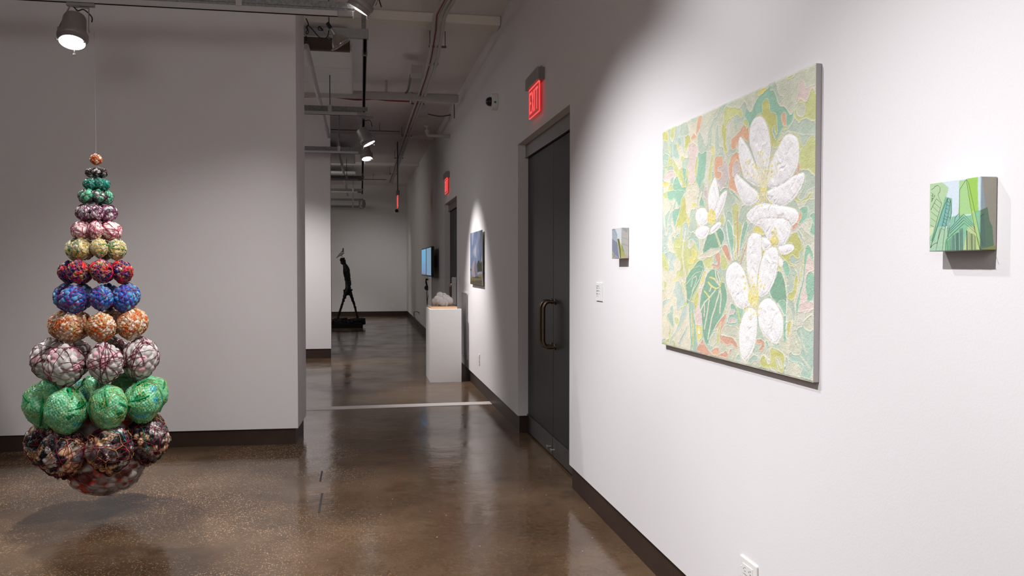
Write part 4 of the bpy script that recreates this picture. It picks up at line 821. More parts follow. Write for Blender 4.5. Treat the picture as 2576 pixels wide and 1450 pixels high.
# ------------------------------------------------------------------ wall monitors
def monitor(label, y0, y1, z0, z1, X, coltype):
    t = thing('monitor', label, 'screen', (WX, (y0+y1)/2, z0)); h = (y1-y0)/2; H_ = z1-z0; d = X-WX
    b = MB(); b.box((d, -h, 0), (d+.05, h, H_)); b.build('bezel_case', black_m, t, bevel=.004)
    b = MB(); b.box((d+.05, -.12, H_*.3), (0, .12, H_*.7)); b.build('wall_bracket', black_m, t)
    e = .018; nu, nv = 60, 40
    u, v = np.meshgrid(np.linspace(0, 1, nu), np.linspace(0, 1, nv)); u = u.ravel(); v = v.ravel()
    P = np.stack([np.full(nu*nv, d-.0008), h-e-u*(2*h-2*e), e+v*(H_-2*e)], -1)
    sky = lin((64, 146, 190))[None]*(1-v[:, None])+lin((84, 160, 202))[None]*v[:, None] if coltype else lin((98, 138, 166))[None]*np.ones((nu*nv, 1))
    col = sky.copy()
    if coltype:
        hills = v < .06+.05*vnoise(u[:, None]*3, 2); col[hills] = lin((92, 118, 150))
        for uu in (.45, .72):
            m = (abs(u-uu) < .035) & (v < .48); col[m] = lin((110, 104, 150))
            m = (abs(u-uu) < .012) & (v < .5); col[m] = lin((132, 96, 140))
        cab = abs(v-(.18+.9*(u-.58)**2*2.2)) < .012; col[cab] = lin((110, 92, 138)); col[(abs(v-.13) < .012)] = lin((120, 96, 140))
    else:
        m = v < .12; col[m] = lin((104, 140, 166)); m = (v < .3) & (abs(u-.5) < .2+.2*vnoise(v[:, None]*9, 3)); col[m] = lin((96, 134, 166))
    i = (np.arange(nv-1)[:, None]*nu+np.arange(nu-1)[None]).ravel()
    link(fast_mesh('screen', P, np.stack([i, i+1, i+1+nu, i+nu], -1), col, screen_m), 'screen', t)
    return t
screen_m = bpy.data.materials.new('lit_screen'); screen_m.use_nodes = True
_n = screen_m.node_tree; _a = _n.nodes.new('ShaderNodeAttribute'); _a.attribute_name = 'Col'; _b = _n.nodes['Principled BSDF']
_b.inputs['Base Color'].default_value = (.01, .01, .01, 1); _b.inputs['Roughness'].default_value = .2; _n.links.new(_a.outputs['Color'], _b.inputs['Emission Color']); _b.inputs['Emission Strength'].default_value = .95
XT = 1.13
q = [onx(*k, XT) for k in ((1060.7, 627), (1072, 694.5), (1073, 624), (1084.8, 695.5))]
monitor('left wall monitor showing two bridge towers against blue sky', q[1][1]+.02, q[0][1], q[1][2], q[0][2]+.0, XT, True)
monitor('right wall monitor showing plain hazy blue', q[3][1], q[1][1]-.06, q[1][2], q[0][2], XT, False)
hp = onx(1074.5, 722, 1.2)
t = thing('headphones', 'black headphones hanging on the wall below the monitors', 'headphones', tuple(hp))
b = MB(); b.tube(smoothpath([(0, -.08, 0), (-.02, -.07, .09), (-.02, 0, .13), (-.02, .07, .09), (0, .08, 0)], 6), .009, 8); b.build('headband', black_m, t, smooth=True)
for s in (-1, 1):
    b = MB(); b.lathe([(.0001, -.02), (.04, -.02), (.046, 0), (.04, .02), (.0001, .02)], Matrix.Translation((0, s*.08, -.02)) @ Matrix.Rotation(math.pi/2, 4, 'X'), 20); b.build('ear_cup', black_m, t, smooth=True)
b = MB(); b.tube(smoothpath([(0, .08, -.06), (0, .06, -.2), (0, .02, -.33), (0, -.04, -.25), (0.02, -.05, -.1), (.03, -.02, .12), (.05, 0, .17)], 6), .006, 6); b.build('cable', cord_m, t, smooth=True)
b = MB(); b.box((-.03, -.015, .12), (WX-hp[0], .015, .15)); b.build('wall_hook', black_m, t)
# far plug and loose cord on the wall
pc_ = onx(1056, 788, WX); t = thing('plugged_cord', 'thin black cord looping from an outlet on the distant wall', 'cord', (WX, pc_[1], pc_[2]))
b = MB(); b.box((-.008, -.04, -.05), (0, .04, .05)); b.build('cover_plate', white_m, t, bevel=.002)
b = MB(); b.tube(smoothpath([(-.01, 0, .0), (-.05, .2, .02), (-.08, .7, -.02), (-.08, .6, -.12), (-.06, .1, -.18), (-.05, -.2, -.28)], 6), .007, 6); b.build('cable', cord_m, t, smooth=True)

# ------------------------------------------------------------------ pedestal, vitrine and the plaster cluster
zt = ony(1082, 778.6, 9.75)[2]
t = thing('pedestal', 'tall white box pedestal standing against the right wall', 'pedestal', (.985, 10.07, 0))
hx, hy_ = .185, .325
b = MB(); b.box((-hx, -hy_, 0), (hx, hy_, zt)); b.build('plinth_box', whitep_m, t, bevel=.0015)
tr0 = ony(1084.8, 776, 9.80)
vt = thing('display_case', 'clear acrylic box on a pale wooden tray on top of the pedestal', 'display case', (.985-.015, 10.05, zt)); vz = .028; ax, ay = .155, .26
b = MB(); b.box((-ax, -ay, 0), (ax, ay, vz)); b.build('wooden_tray', wood_m, vt, bevel=.001)
hb = ony(1085.5, 699, 9.80)[2]-zt-vz; g = .004; ax2, ay2 = ax-.006, ay-.006
for nm, lo, hi in [('acrylic_pane', (-ax2, -ay2, vz), (ax2, -ay2+g, vz+hb)), ('acrylic_pane', (-ax2, ay2-g, vz), (ax2, ay2, vz+hb)), ('acrylic_pane', (-ax2, -ay2+g, vz), (-ax2+g, ay2-g, vz+hb)), ('acrylic_pane', (ax2-g, -ay2+g, vz), (ax2, ay2-g, vz+hb)), ('acrylic_lid', (-ax2, -ay2, vz+hb), (ax2, ay2, vz+hb+g))]:
    b = MB(); b.box(lo, hi); b.build(nm, acr_m, vt)
base_c = ony(1114, 769, 9.95)
cl = thing('plaster_cluster', 'white sculpture of clustered plaster balls inside the clear case', 'sculpture', (base_c[0], 9.99, zt+vz))
S = [(-.085, .02, .055, .045), (-.06, 0, .085, .045), (-.025, -.02, .06, .052), (-.03, .02, .125, .045), (.02, .02, .12, .038), (.01, -.05, .045, .042), (.035, -.02, .095, .042), (.03, -.06, .03, .036), (-.005, -.075, .032, .034), (.075, -.02, .06, .055), (.07, .03, .055, .05), (.06, .02, .1, .035), (0, .05, .07, .06), (-.06, .06, .06, .05), (.03, .1, .05, .05), (-.03, .1, .055, .048)]
for k, (x, y, z, r) in enumerate(S):
    b = MB(); b.lathe([(r*math.sin(a), -r*math.cos(a)) for a in np.linspace(0, math.pi, 17)], Matrix.Translation((x, y, z)) @ Matrix.Rotation(.3*k, 4, 'X') @ Matrix.Diagonal((1, 1, .95, 1)), 24); b.build('plaster_ball', plaster_m, cl, smooth='all')
b = MB(); b.box((-.07, -.02, 0), (-.058, -.008, .04)); b.build('support_block', wood_m, cl)

# ------------------------------------------------------------------ walking figure of blackened scrap, with a pigeon on its head
SY = 19.2
def sp(x, y, dy=0.0):
    p = ony(830+x/6.304, 610+y/6.304, SY); return Vector((p[0], SY+dy, p[2]))
def skin_body(name, joints, edges, m, parent, sub=2, root=0, rough=0.0, rs=40, seed=1, colfun=None):
    me = bpy.data.meshes.new(name); off = parent.location
    me.from_pydata([tuple(Vector(j[0])-off) for j in joints], edges, []); o = bpy.data.objects.new(name, me); COL.objects.link(o)
    md = o.modifiers.new('skin', 'SKIN'); sv = me.skin_vertices[0].data
    for i, j in enumerate(joints):
        r = j[1]; sv[i].radius = (r, r) if not isinstance(r, tuple) else r; sv[i].use_root = (i == root)
    md.use_smooth_shade = True
    s = o.modifiers.new('sub', 'SUBSURF'); s.levels = sub; s.render_levels = sub
    bpy.context.view_layer.update()
    ev = o.evaluated_get(bpy.context.evaluated_depsgraph_get()); nm = bpy.data.meshes.new_from_object(ev)
    bpy.data.objects.remove(o); nm.name = name
    n = len(nm.vertices); V = np.zeros(n*3); nm.vertices.foreach_get('co', V); V = V.reshape(-1, 3)
    if rough > 0:
        N = np.zeros(n*3); nm.vertices.foreach_get('normal', N); N = N.reshape(-1, 3)
        V = V+N*((fnoise(V*rs, 3, seed)-.45)*rough)[:, None]; nm.vertices.foreach_set('co', V.ravel())
    if colfun is not None:
        ca = nm.color_attributes.new('Col', 'FLOAT_COLOR', 'POINT'); d = np.ones((n, 4)); d[:, :3] = colfun(V); ca.data.foreach_set('color', d.ravel())
    nm.materials.clear(); nm.materials.append(m); nm.update(); nm.shade_smooth()
    return link(nm, name, parent)
sb = ony(882, 822, SY)
fig = thing('walking_figure', 'tall black scrap-metal figure of a thin man in mid-stride on a rough slab', 'sculpture', (sb[0], SY, 0))
J = [(sp(275, 770), .070), (sp(285, 690), .062), (sp(285, 600), .066), (sp(268, 520), .080), (sp(258, 440), .092), (sp(248, 385), .070), (sp(222, 350), .036), (sp(212, 310), .058), (sp(203, 272), .070), (sp(204, 246), .058),
     (sp(186, 325), .032), (sp(165, 296), .016), (sp(176, 345), .022), (sp(226, 270), .040),
     (sp(250, 800, -.09), .040), (sp(212, 930, -.10), .025), (sp(170, 1060, -.11), .023), (sp(135, 1170, -.11), .026), (sp(110, 1235, -.11), .030), (sp(60, 1250, -.11), .026),
     (sp(320, 800, .09), .042), (sp(365, 930, .10), .026), (sp(400, 1050, .11), .022), (sp(432, 1170, .11), .021), (sp(448, 1225, .11), .030), (sp(410, 1245, .11), .026),
     (sp(262, 400, -.17), .042), (sp(285, 500, -.19), .028), (sp(318, 610, -.17), .024), (sp(322, 700, -.15), .020),
     (sp(262, 400, .17), .042), (sp(285, 500, .19), .028), (sp(312, 610, .17), .024), (sp(300, 700, .15), .020)]
Ed = [(0, 1), (1, 2), (2, 3), (3, 4), (4, 5), (5, 6), (6, 7), (7, 8), (8, 9), (7, 10), (8, 11), (10, 12), (8, 13), (0, 14), (14, 15), (15, 16), (16, 17), (17, 18), (18, 19), (0, 20), (20, 21), (21, 22), (22, 23), (23, 24), (24, 25), (4, 26), (26, 27), (27, 28), (28, 29), (4, 30), (30, 31), (31, 32), (32, 33)]
skin_body('figure_body', J, Ed, bronze_dark, fig, 3, 0, .032, 40, 4)
rn = random.Random(5); b = MB()
def chunk(b, p, s):
    M = Matrix.Translation(p) @ Matrix.Rotation(rn.random()*6, 4, 'X') @ Matrix.Rotation(rn.random()*6, 4, 'Z') @ Matrix.Diagonal((s*(.4+rn.random()), s*(.4+rn.random()), s*(.3+rn.random()*.6), 1))
    b.box((-.5, -.5, -.5), (.5, .5, .5), M)
off = fig.location
for a, c in Ed:
    if max(a, c) > 25 or 5 <= min(a, c) <= 13 and max(a, c) < 14: continue
    A, B_ = J[a][0], J[c][0]; n = int((A-B_).length/.012)
    for k in range(n):
        r = J[a][1]*.62; p = A.lerp(B_, rn.random())+Vector((rn.uniform(-1, 1), rn.uniform(-1, 1), rn.uniform(-1, 1)))*r-off
        chunk(b, p, rn.uniform(.012, .032))
for k in range(60):      # ragged hips
    p = sp(285+rn.uniform(-60, 60), 770+rn.uniform(-50, 60), rn.uniform(-.1, .1))-off; chunk(b, p, rn.uniform(.02, .045))
tag(b.build('scrap_pieces', bronze_dark, fig), kind='stuff')
s0, s1 = sp(-70, 1250), sp(522, 1250); zb0 = .105
b = MB(); b.box((s0.x-off.x, -.28, 0), (s1.x-off.x, .28, zb0)); b.build('slab', bronze_dark, fig, bevel=.012)
b = MB()
for k in range(260):
    p = Vector((rn.uniform(s0.x, s1.x)-off.x, rn.uniform(-.27, .27), zb0+rn.uniform(-.01, .05))); chunk(b, p, rn.uniform(.03, .09))
for k in range(26):
    c = Vector((s1.x-off.x-rn.uniform(0, .25), rn.uniform(-.2, .2), zb0+.05)); R_ = rn.uniform(.03, .05); M = Matrix.Rotation(rn.random()*3, 4, 'Y') @ Matrix.Rotation(rn.random()*3, 4, 'Z')
    b.tube([c+M @ Vector((R_*math.cos(a), R_*math.sin(a), 0)) for a in np.linspace(0, 6.0, 12)], .009, 5)
tag(b.build('slab_debris', bronze_dark, fig), kind='stuff')
# pigeon: stands on the head, faces right, tail down to the left
ft = sp(198, 233); pg = thing('pigeon', 'grey and white pigeon standing on the head of the black figure', 'bird', tuple(ft))
def pcol(V):
    c = np.tile(lin((128, 124, 120)), (len(V), 1)); X = V[:, 0]
    c[(X > -.035) & (X < .03) & (V[:, 2] > .03)] = lin((190, 186, 180)); c[V[:, 2] > .115] = lin((74, 76, 76)); c[X < -.07] = lin((92, 88, 84)); c[X < -.12] = lin((46, 44, 44)); return c
PJ = [(sp(188, 178), .040), (sp(202, 162), .036), (sp(206, 140), .022), (sp(207, 118), .016), (sp(209, 102), .019), (sp(214, 97), .016), (sp(221, 99), .005), (sp(165, 195), .034), (sp(140, 212), .020), (sp(118, 234), (.022, .008)), (sp(98, 252), (.020, .005))]
skin_body('pigeon_body', PJ, [(0, 1), (1, 2), (2, 3), (3, 4), (4, 5), (5, 6), (0, 7), (7, 8), (8, 9), (9, 10)], pigeon_m, pg, 2, 0, .004, 60, 2, pcol)
b = MB()
for s in (-1, 1):
    wv = [sp(208, 165, s*.036), sp(190, 158, s*.042), sp(160, 180, s*.04), (sp(128, 222, s*.022)), sp(122, 232, s*.016), sp(165, 208, s*.036), sp(196, 196, s*.036)]
    vs = [tuple(v-Vector(pg.location)) for v in wv]; vs2 = [(v[0], v[1]-s*.008, v[2]) for v in vs]; n = len(vs)
    b.add(vs+vs2, [tuple(range(n)), tuple(range(2*n-1, n-1, -1))]+[(i, (i+1) % n, (i+1) % n+n, i+n) for i in range(n)], lin((150, 146, 142)))
b.build('wing', pigeon_m, pg)
for s in (-1, 1):
    b = MB(); b.tube([(-.012+.006*s, s*.018, .0), (-.010, s*.016, .03), (-.014, s*.014, .055)], .0035, 6, col=lin((150, 70, 60)))
    for k in (-1, 0, 1): b.tube([(-.012+.006*s, s*.018, .003), (.012+.006*s, s*.018+k*.009, .002)], .0022, 5, col=lin((150, 70, 60)))
    b.build('leg', pigeon_m, pg)

# ------------------------------------------------------------------ lighting rails across the rooms
rail_data = []
def rail(name_pos, Y, z, x0, x1, rods, label, adx=.3):
    t = thing('lighting_rail', label, 'lighting rail', (x1, Y, z), group='lighting rails')
    b = MB(); b.box((x0-x1, -.018, 0), (-.012, .018, .034)); b.box((x0-x1, .006, .0345), (-.012, .018, .036)); b.build('white_track', trackw_m, t, bevel=.001)
    b = MB(); b.box((x0-x1, -.009, -.0012), (-.10, .009, .001)); b.build('track_slot', dark_m, t)
    b = MB(); b.box((-.115, -.02, -.002), (-.012, .02, .037)); b.build('end_feed', steel_m, t, bevel=.002)
    b = MB(); b.box((x0-x1, -.0205, .052), (0, .0205, .093)); b.box((x0-x1, -.014, .0345), (-.05, .014, .053)); ch = b.build('strut_channel', galv_m, t, bevel=.001)
    for xr in rods:
        b = MB(); b.tube([(xr-x1, 0, .09), (xr-x1, 0, CZ-z)], .006, 8); b.build('threaded_rod', conduitg_m, t, smooth=True)
        b = MB(); b.box((xr-x1-.02, -.026, .03), (xr-x1+.02, .026, .105)); b.build('rod_clamp', conduit_m, t, bevel=.002)
    return t
RY = []
for px_end, py_bar, Yr, rodpx, lab in [(893, 44, None, (602,), 'lighting rail nearest the camera, crossing in front of the left partition'), (925, 292, None, (830,), 'second lighting rail, above the two lit lamps'),
        (921, 388, None, (853,), 'third lighting rail, right behind the lit lamps'), (916, 455, None, (872,), 'fourth lighting rail beyond the far partition edge'),
        (912, 486, None, (888,), 'fifth lighting rail, thin and far'), (914, 509.5, None, (888,), 'sixth lighting rail, next to last over the far room'), (916, 526.5, None, (888,), 'last and lowest looking lighting rail in the far room')]:
    z = 3.03 if py_bar != 526.5 else 2.99
    p = onz(px_end, py_bar, z); Y = p[1]
    if py_bar == 44: Y = 5.74
    if Y > 22.9: Y = 22.9
    p = ony(px_end, py_bar, Y); z = p[2]
    rods = [ony(k, py_bar-10, Y)[0] for k in rodpx]+[p[0]-3.2]
    rail(None, Y, z, -6.6 if Y < 6.3 or 7.5 < Y else -6.6, p[0], rods, lab); RY.append((Y, z, p[0]))
# strut frame above the rails: cross bar near the wall top and long rail along the corridor
p = onz(927, 97, 3.34); q = onz(920, 292, 3.16)
t = thing('overhead_strut', 'galvanised channel bar under the ceiling behind the clamp lamp', 'strut', (p[0], p[1], p[2]))
b = MB(); b.box((-5.9, -.021, -.005), (0, .021, .075)); b.build('cross_channel', galvl_m, t, bevel=.001)
a_ = onz(828, 95, 3.34); b = MB(); b.tube([(a_[0]-p[0], 0, -.02), (a_[0]-p[0], 0, CZ-p[2])], .006, 8); b.build('threaded_rod', conduitg_m, t, smooth=True)
b = MB(); b.box((-.06, -.02, .05), (-.02, .02, CZ-p[2])); b.build('ceiling_post', galv_m, t)
t2 = thing('strut_rail', 'long dark slotted channel running down the corridor above the lit lamps', 'strut', (p[0]-.03, p[1], 3.30))
yl = 22.6-p[1]
b = MB(); b.box((-.020, 0, 0), (-.013, yl, .04)); b.box((.013, 0, 0), (.020, yl, .04)); b.box((-.020, 0, .034), (.020, yl, .04)); b.build('channel', galv_m, t2)
b = MB(); b.box((-.013, 0, .030), (.013, yl, .0335)); b.build('channel_recess', dark_m, t2)
for k in range(5):
    yy = .4+k*3.3; b = MB(); b.box((-.024, yy, -.003), (.024, yy+.04, .043)); b.build('joiner', steel_m, t2)
    b = MB(); b.tube([(0, yy+.02, .04), (0, yy+.02, CZ-3.30)], .006, 8); b.build('threaded_rod', conduitg_m, t2, smooth=True)

# ------------------------------------------------------------------ lamps
def track_lamp(label, loc, aim, scale=1.0, canm=can_m, lit=True, power=0, deg=40, blend=.6, mount_z=None, mount_xy=None, lensz=None):
    """cylindrical can lamp; loc = centre of the can, aims at a point. Children carry the shapes in world-aligned local space."""
    t = thing('track_lamp', label, 'lamp', loc); d = (Vector(aim)-Vector(loc)).normalized(); R_ = srot(-d); s = scale
    S = Matrix.Diagonal((s, s, s, 1)); M = R_ @ S           # local +z points backwards
    b = MB(); b.lathe([(.0001, .105), (.05, .105), (.062, .100), (.068, .085), (.074, .0), (.078, -.035), (.074, -.037), (.066, -.03)], M, 40); body = b.build('can', canm, t, smooth=True)
    b = MB(); b.lathe([(.078, -.030), (.088, -.033), (.092, -.045), (.092, -.062), (.087, -.070), (.082, -.072), (.082, -.098), (.078, -.100), (.076, -.098), (.076, -.04)], M, 40); b.build('front_ring', canm, t, smooth=True)
    b = MB(); b.lathe([(.0001, -.060), (.055, -.061), (.058, -.062)], M, 36); b.build('lens', lens_m if lit else black_m, t)
    b = MB(); b.lathe([(.058, -.062), (.074, -.088)], M, 36); b.build('reflector', lensr_m if lit else can_m, t)
    b = MB(); b.lathe([(.0735, -.079), (.0755, -.079), (.0755, -.082), (.0735, -.082)], M, 36); b.build('retaining_wire', can_m, t)
    for k in range(3):
        a = k*2.094+.6; b = MB(); c_, s_ = math.cos(a), math.sin(a)
        pts = [M @ Vector((r*c_, r*s_, z)) for r, z in ((.079, -.085), (.079, -.104), (.084, -.118), (.094, -.120))]; b.tube(pts, .0028*s, 5); b.box((-.006*s, -.006*s, -.002), (.006*s, .006*s, .002), Matrix.Translation(pts[-1]) @ R_); b.build('clip', clip_m, t)
    # yoke
    if mount_z is not None:
        mz = mount_z-loc[2]; mx, my = (mount_xy[0]-loc[0], mount_xy[1]-loc[1]) if mount_xy else (0, 0)
        side = Vector((1, .15, 0)).normalized()
        if abs(d.x) > .75: side = Vector((0, 1, 0))
        side = (side-d*side.dot(d)).normalized()
        top = Vector((mx, my, mz)); b = MB()
        A = side*.088*s; 
        for sg in (-1, 1):
            p0 = side*(sg*.086*s)+Vector(-d)*.0; p1 = Vector((mx, my, mz-.03))+side*(sg*.055*s)
            w_ = .009*s; v = (p1-p0).normalized(); n = v.cross(side).normalized()*w_; th = side*.0022
            vs = [tuple(x) for x in (p0-n-th, p0+n-th, p1+n-th, p1-n-th, p0-n+th, p0+n+th, p1+n+th, p1-n+th)]
            b.add(vs, [(0, 1, 2, 3), (7, 6, 5, 4), (0, 4, 5, 1), (1, 5, 6, 2), (2, 6, 7, 3), (3, 7, 4, 0)])
            b.lathe([(.0001, .006), (.010*s, .005), (.011*s, 0), (.0001, 0)], Matrix.Translation(p0) @ srot(side*sg), 14)
        pa = Vector((mx, my, mz-.03)); u = side*.057*s; nn = Vector((0, 0, 1)).cross(side).normalized()*.009*s
        b.add([tuple(x) for x in (pa-u-nn, pa+u-nn, pa+u+nn, pa-u+nn, pa-u-nn+Vector((0, 0, .004)), pa+u-nn+Vector((0, 0, .004)), pa+u+nn+Vector((0, 0, .004)), pa-u+nn+Vector((0, 0, .004)))], [(0, 3, 2, 1), (4, 5, 6, 7), (0, 1, 5, 4), (1, 2, 6, 5), (2, 3, 7, 6), (3, 0, 4, 7)])
        b.build('yoke', canm, t, smooth=False)
        b = MB(); b.box((mx-.075, my-.017, mz-.024), (mx+.09, my+.017, mz-.002)); b.box((mx-.04, my-.012, mz-.03), (mx+.0, my+.012, mz-.02)); b.build('track_adapter', can_m, t, bevel=.003)
        b = MB(); b.tube(smoothpath([(mx-.03, my-.01, mz-.03), (mx-.005, my-.014, mz-.055), (mx+.03, my-.012, mz-.045), tuple(side*.07*s+Vector((mx, my, mz-.08))), tuple(side*.092*s+Vector((mx*.4, my*.4, mz*.35)))], 6), .0042, 7); b.build('power_lead', cord_m, t, smooth=True)
    if power:
        l = spot('lamp_light', tuple(Vector(loc)+d*.115*s), aim, power, deg, blend, .04)
    return t
Y1, Z1, X1 = RY[0]
p = ony(185, 75, Y1-.02)
track_lamp('lit grey track lamp at upper left, lens facing down', tuple(p), tuple(Vector(p)+Vector((.02, -.30, -.72))), 1.0, can_m, True, 240, 70, .8, Z1, (p[0]+.03, Y1))
p = ony(918, -8, Y1); track_lamp('pale grey track lamp at the top edge, tilted to the left', tuple(p), tuple(Vector(p)+Vector((-.50, .16, -.85))), 1.0, canl_m, True, 55, 60, 1.0, Z1+.20, (p[0]+.05, Y1))
Y2, Z2, X2 = RY[1]
p = ony(919, 344, Y2); track_lamp('upper of the two lit lamps stacked over the corridor', tuple(p), (.82, 9.15, 1.35), .92, can_m, True, 330, 72, 1.0, Z2, (p[0]+.0, Y2))
Y3, Z3, X3 = RY[2]
p = ony(921, 385, Y3); track_lamp('lower of the two lit lamps stacked over the corridor', tuple(p), (.40, 11.7, .9), 1.0, can_m, True, 150, 60, .9, Z3, (p[0]-.0, Y3))
Y6, Z6, X6 = RY[5]
p = ony(911, 513, Y6-.3); track_lamp('small dark lamp at the end of the far rails', tuple(p), tuple(Vector(p)+Vector((-.12, .12, -1))), 1.0, can_m, True, 90, 80, .8, Z6, (p[0], Y6-.05))
# clamp lamp hanging on the partition edge
p = ony(845, 92, 6.95); ld = Vector((.55, .10, -.83)).normalized(); M = srot(-ld); S_ = Matrix.Diagonal((.82, .82, .82, 1))
t = thing('clamp_lamp', 'unlit clamp lamp with bell-shaped aluminium reflector beside the partition top', 'lamp', tuple(p))
b = MB(); b.lathe([(.022, .045), (.024, .02), (.034, .012), (.05, -.01), (.075, -.045), (.092, -.08), (.108, -.086), (.110, -.090), (.090, -.088), (.072, -.05), (.048, -.016), (.022, .0)], M @ S_, 44); b.build('reflector', alu_m, t, smooth=True)
b = MB(); b.lathe([(.104, -.0845), (.1115, -.087), (.1115, -.093), (.104, -.093), (.09, -.0895)], M @ S_, 44); b.build('bright_rim', chrome_m, t, smooth=True)
b = MB(); b.lathe([(.0001, .09), (.018, .09), (.022, .08), (.023, .045), (.021, .0)], M @ S_, 24); b.build('lamp_socket', alu_m, t, smooth=True)
b = MB(); b.lathe([(.0001, -.07), (.045, -.065), (.05, -.05), (.02, .0)], M @ S_, 24); b.build('bulb', black_m, t, smooth=True)
b = MB(); b.box((-.014, -.014, .075), (.014, .014, .125), M); b.box((-.03, -.008, .11), (.03, .008, .125), M); b.build('clamp', cord_m, t, bevel=.003)
loc = Vector(p); K = lambda x, y, dy=0: tuple(Vector(ony(740+x/7.25, y/7.25, 6.95+dy))-loc)
b = MB(); b.tube(smoothpath([K(215, 335), K(250, 410), K(265, 470), K(300, 500), K(370, 580), K(450, 670), K(540, 705), K(610, 660), K(635, 560), K(670, 560), K(705, 590)], 6), .0042, 7)
b.tube(smoothpath([K(255, 460), K(215, 500), K(245, 540), K(215, 590), K(235, 620), K(260, 580), K(240, 500), K(262, 450)], 6), .004, 6)
b.tube(smoothpath([K(225, 655), K(205, 680), K(215, 740), K(235, 720), K(220, 670), K(205, 690)], 6), .004, 6)
b.tube(smoothpath([K(530, 555), K(460, 480), K(440, 540), K(520, 555), K(480, 490), K(450, 500), K(530, 555)], 6), .0036, 6); b.build('power_cord', cord_m, t, smooth=True)
b = MB(); b.tube(smoothpath([K(265, 505), K(400, 505), K(440, 510)], 4), .0012, 5); b.tube(smoothpath([K(700, 580), K(600, 495), K(550, 500), K(528, 555), K(560, 615), K(680, 630)], 6), .0012, 5); b.build('thin_wire', cord_m, t)

# ------------------------------------------------------------------ ducts, panels, conduits under the ceiling
for k, (ya_, yb2, lab) in enumerate([(127, 171, 'white hanging ceiling panel, nearest of the three stacked in rows'), (173, 207, 'white hanging ceiling panel, middle of the three in rows'), (209, 238, 'white hanging ceiling panel, farthest of the three in rows')]):
    z = 3.46; A, B_ = onz(830, ya_, z), onz(830, yb2, z); xr = onz(888, (ya_+yb2)/2, z)[0]
    t = thing('ceiling_panel', lab, 'ceiling panel', (xr, (A[1]+B_[1])/2, z)); h = (B_[1]-A[1])/2
    b = MB(); b.box((-1.5, -h, 0), (0, h, .06)); b.build('panel_slab', panel_m, t, bevel=.02, bseg=3)
    for xx in (-.15, -1.2):
        b = MB(); b.tube([(xx, 0, .06), (xx, 0, CZ-z)], .004, 6); b.build('hanger', conduitg_m, t)
A = onz(840, 106, 3.52)
b = MB(); b.tube([(-6.2, A[1], 3.53), (onz(880, 110, 3.5)[0], A[1], 3.53)], .10, 32); tag(b.build('air_duct', duct_m, smooth=True), 'dark round air duct crossing under the ceiling above the white panels', 'duct')
A = onz(775, 135, 3.30); b = MB(); y0 = A[1]-.25; b.tube([(A[0], y0, 3.30), (A[0], 12.6, 3.30)], .025, 14); b.tube([(A[0]+.12, 13.0, 3.30), (A[0]+.12, 22.8, 3.30)], .025, 14)
for yy in (9.6, 11.9): b.tube([(A[0], yy, 3.30), (A[0], yy+.09, 3.30)], .031, 14)
tag(b.build('white_pipe', conduit_m, smooth=True), 'fat white pipe running down the room by the left partition', 'pipe')
for k, (yy, zz) in enumerate([(16.2, 3.44), (19.6, 3.44)]):   # far panels
    z = zz; t = thing('ceiling_panel', ['pale ceiling panel above the third lighting rail', 'pale ceiling panel in the farthest room'][k], 'ceiling panel', (-.10, yy, z)); b = MB(); b.box((-1.5, -.8, 0), (0, .8, .06)); b.build('panel_slab', panel_m, t, bevel=.02)
    b = MB(); b.tube([(-.5, 0, .06), (-.5, 0, CZ-z)], .004, 6); b.build('hanger', conduitg_m, t)
# bundle of parallel conduits
cz = 3.47; nb = 4; x0 = onz(1074, 160, cz); x1 = onz(1103, 160, cz)
xm_ = (x0[0]+x1[0])/2; ks = [onz(1099, 95, cz), onz(1103, 62, 3.42), onz(1107, 38, 3.40), onz(1127, 0, 3.39), onz(1160, -60, 3.39)]
labs = ['white ceiling conduit, leftmost of the parallel bundle', 'thin red ceiling cable between the first two white conduits', 'white ceiling conduit, middle of the bundle', 'thick white ceiling conduit, rightmost of the bundle']
for k in range(nb):
    dx = (-.042, -.018, .004, .040)[k]; r_ = (.013, .007, .013, .017)[k]; dz = .012 if k == 1 else 0
    P = smoothpath(np.array([(xm_+dx, 20.9, cz+dz)]+[(xm_+dx, y, cz+dz) for y in (16, 12, 9)]+[(p_[0]+dx, p_[1], p_[2]+dz) for p_ in ks]), 6)
    b = MB(); b.tube(P, r_, 10)
    for yy in (8.6, 10.6, 13.1, 15.6, 18):
        if k != 1: b.tube([(xm_+dx, yy, cz), (xm_+dx, yy+.06, cz)], r_+.004, 10)
    tag(b.build('conduit' if k != 1 else 'red_cable', conduit_m if k != 1 else conduitr_m, smooth=True), labs[k], 'conduit' if k != 1 else 'cable')
for yy in (8.05, 10.9, 13.6, 16.4, 19.2):
    b = MB(); b.box((xm_-.085, yy, cz+.024), (xm_+.085, yy+.025, cz+.04)); b.box((xm_-.078, yy+.008, cz+.04), (xm_-.070, yy+.016, CZ)); b.box((xm_+.070, yy+.008, cz+.04), (xm_+.078, yy+.016, CZ))
    tag(b.build('conduit_hanger', conduitg_m), 'small channel hanger holding the ceiling conduits at '+{8.05: 'the first bend', 10.9: 'the second support', 13.6: 'the middle support', 16.4: 'the fourth support', 19.2: 'the far end'}[yy], 'bracket')
jb = onz(1046, 180, 3.5); b = MB(); b.box((jb[0]-.055, jb[1]-.14, 3.45), (jb[0]+.055, jb[1]+.10, 3.54)); t = b.build('junction_box', conduit_m, bevel=.004); tag(t, 'grey junction box at the left side of the conduit bundle', 'junction box')
Kz = lambda pts, z: [tuple(onz(x, y, z)) for x, y in pts]
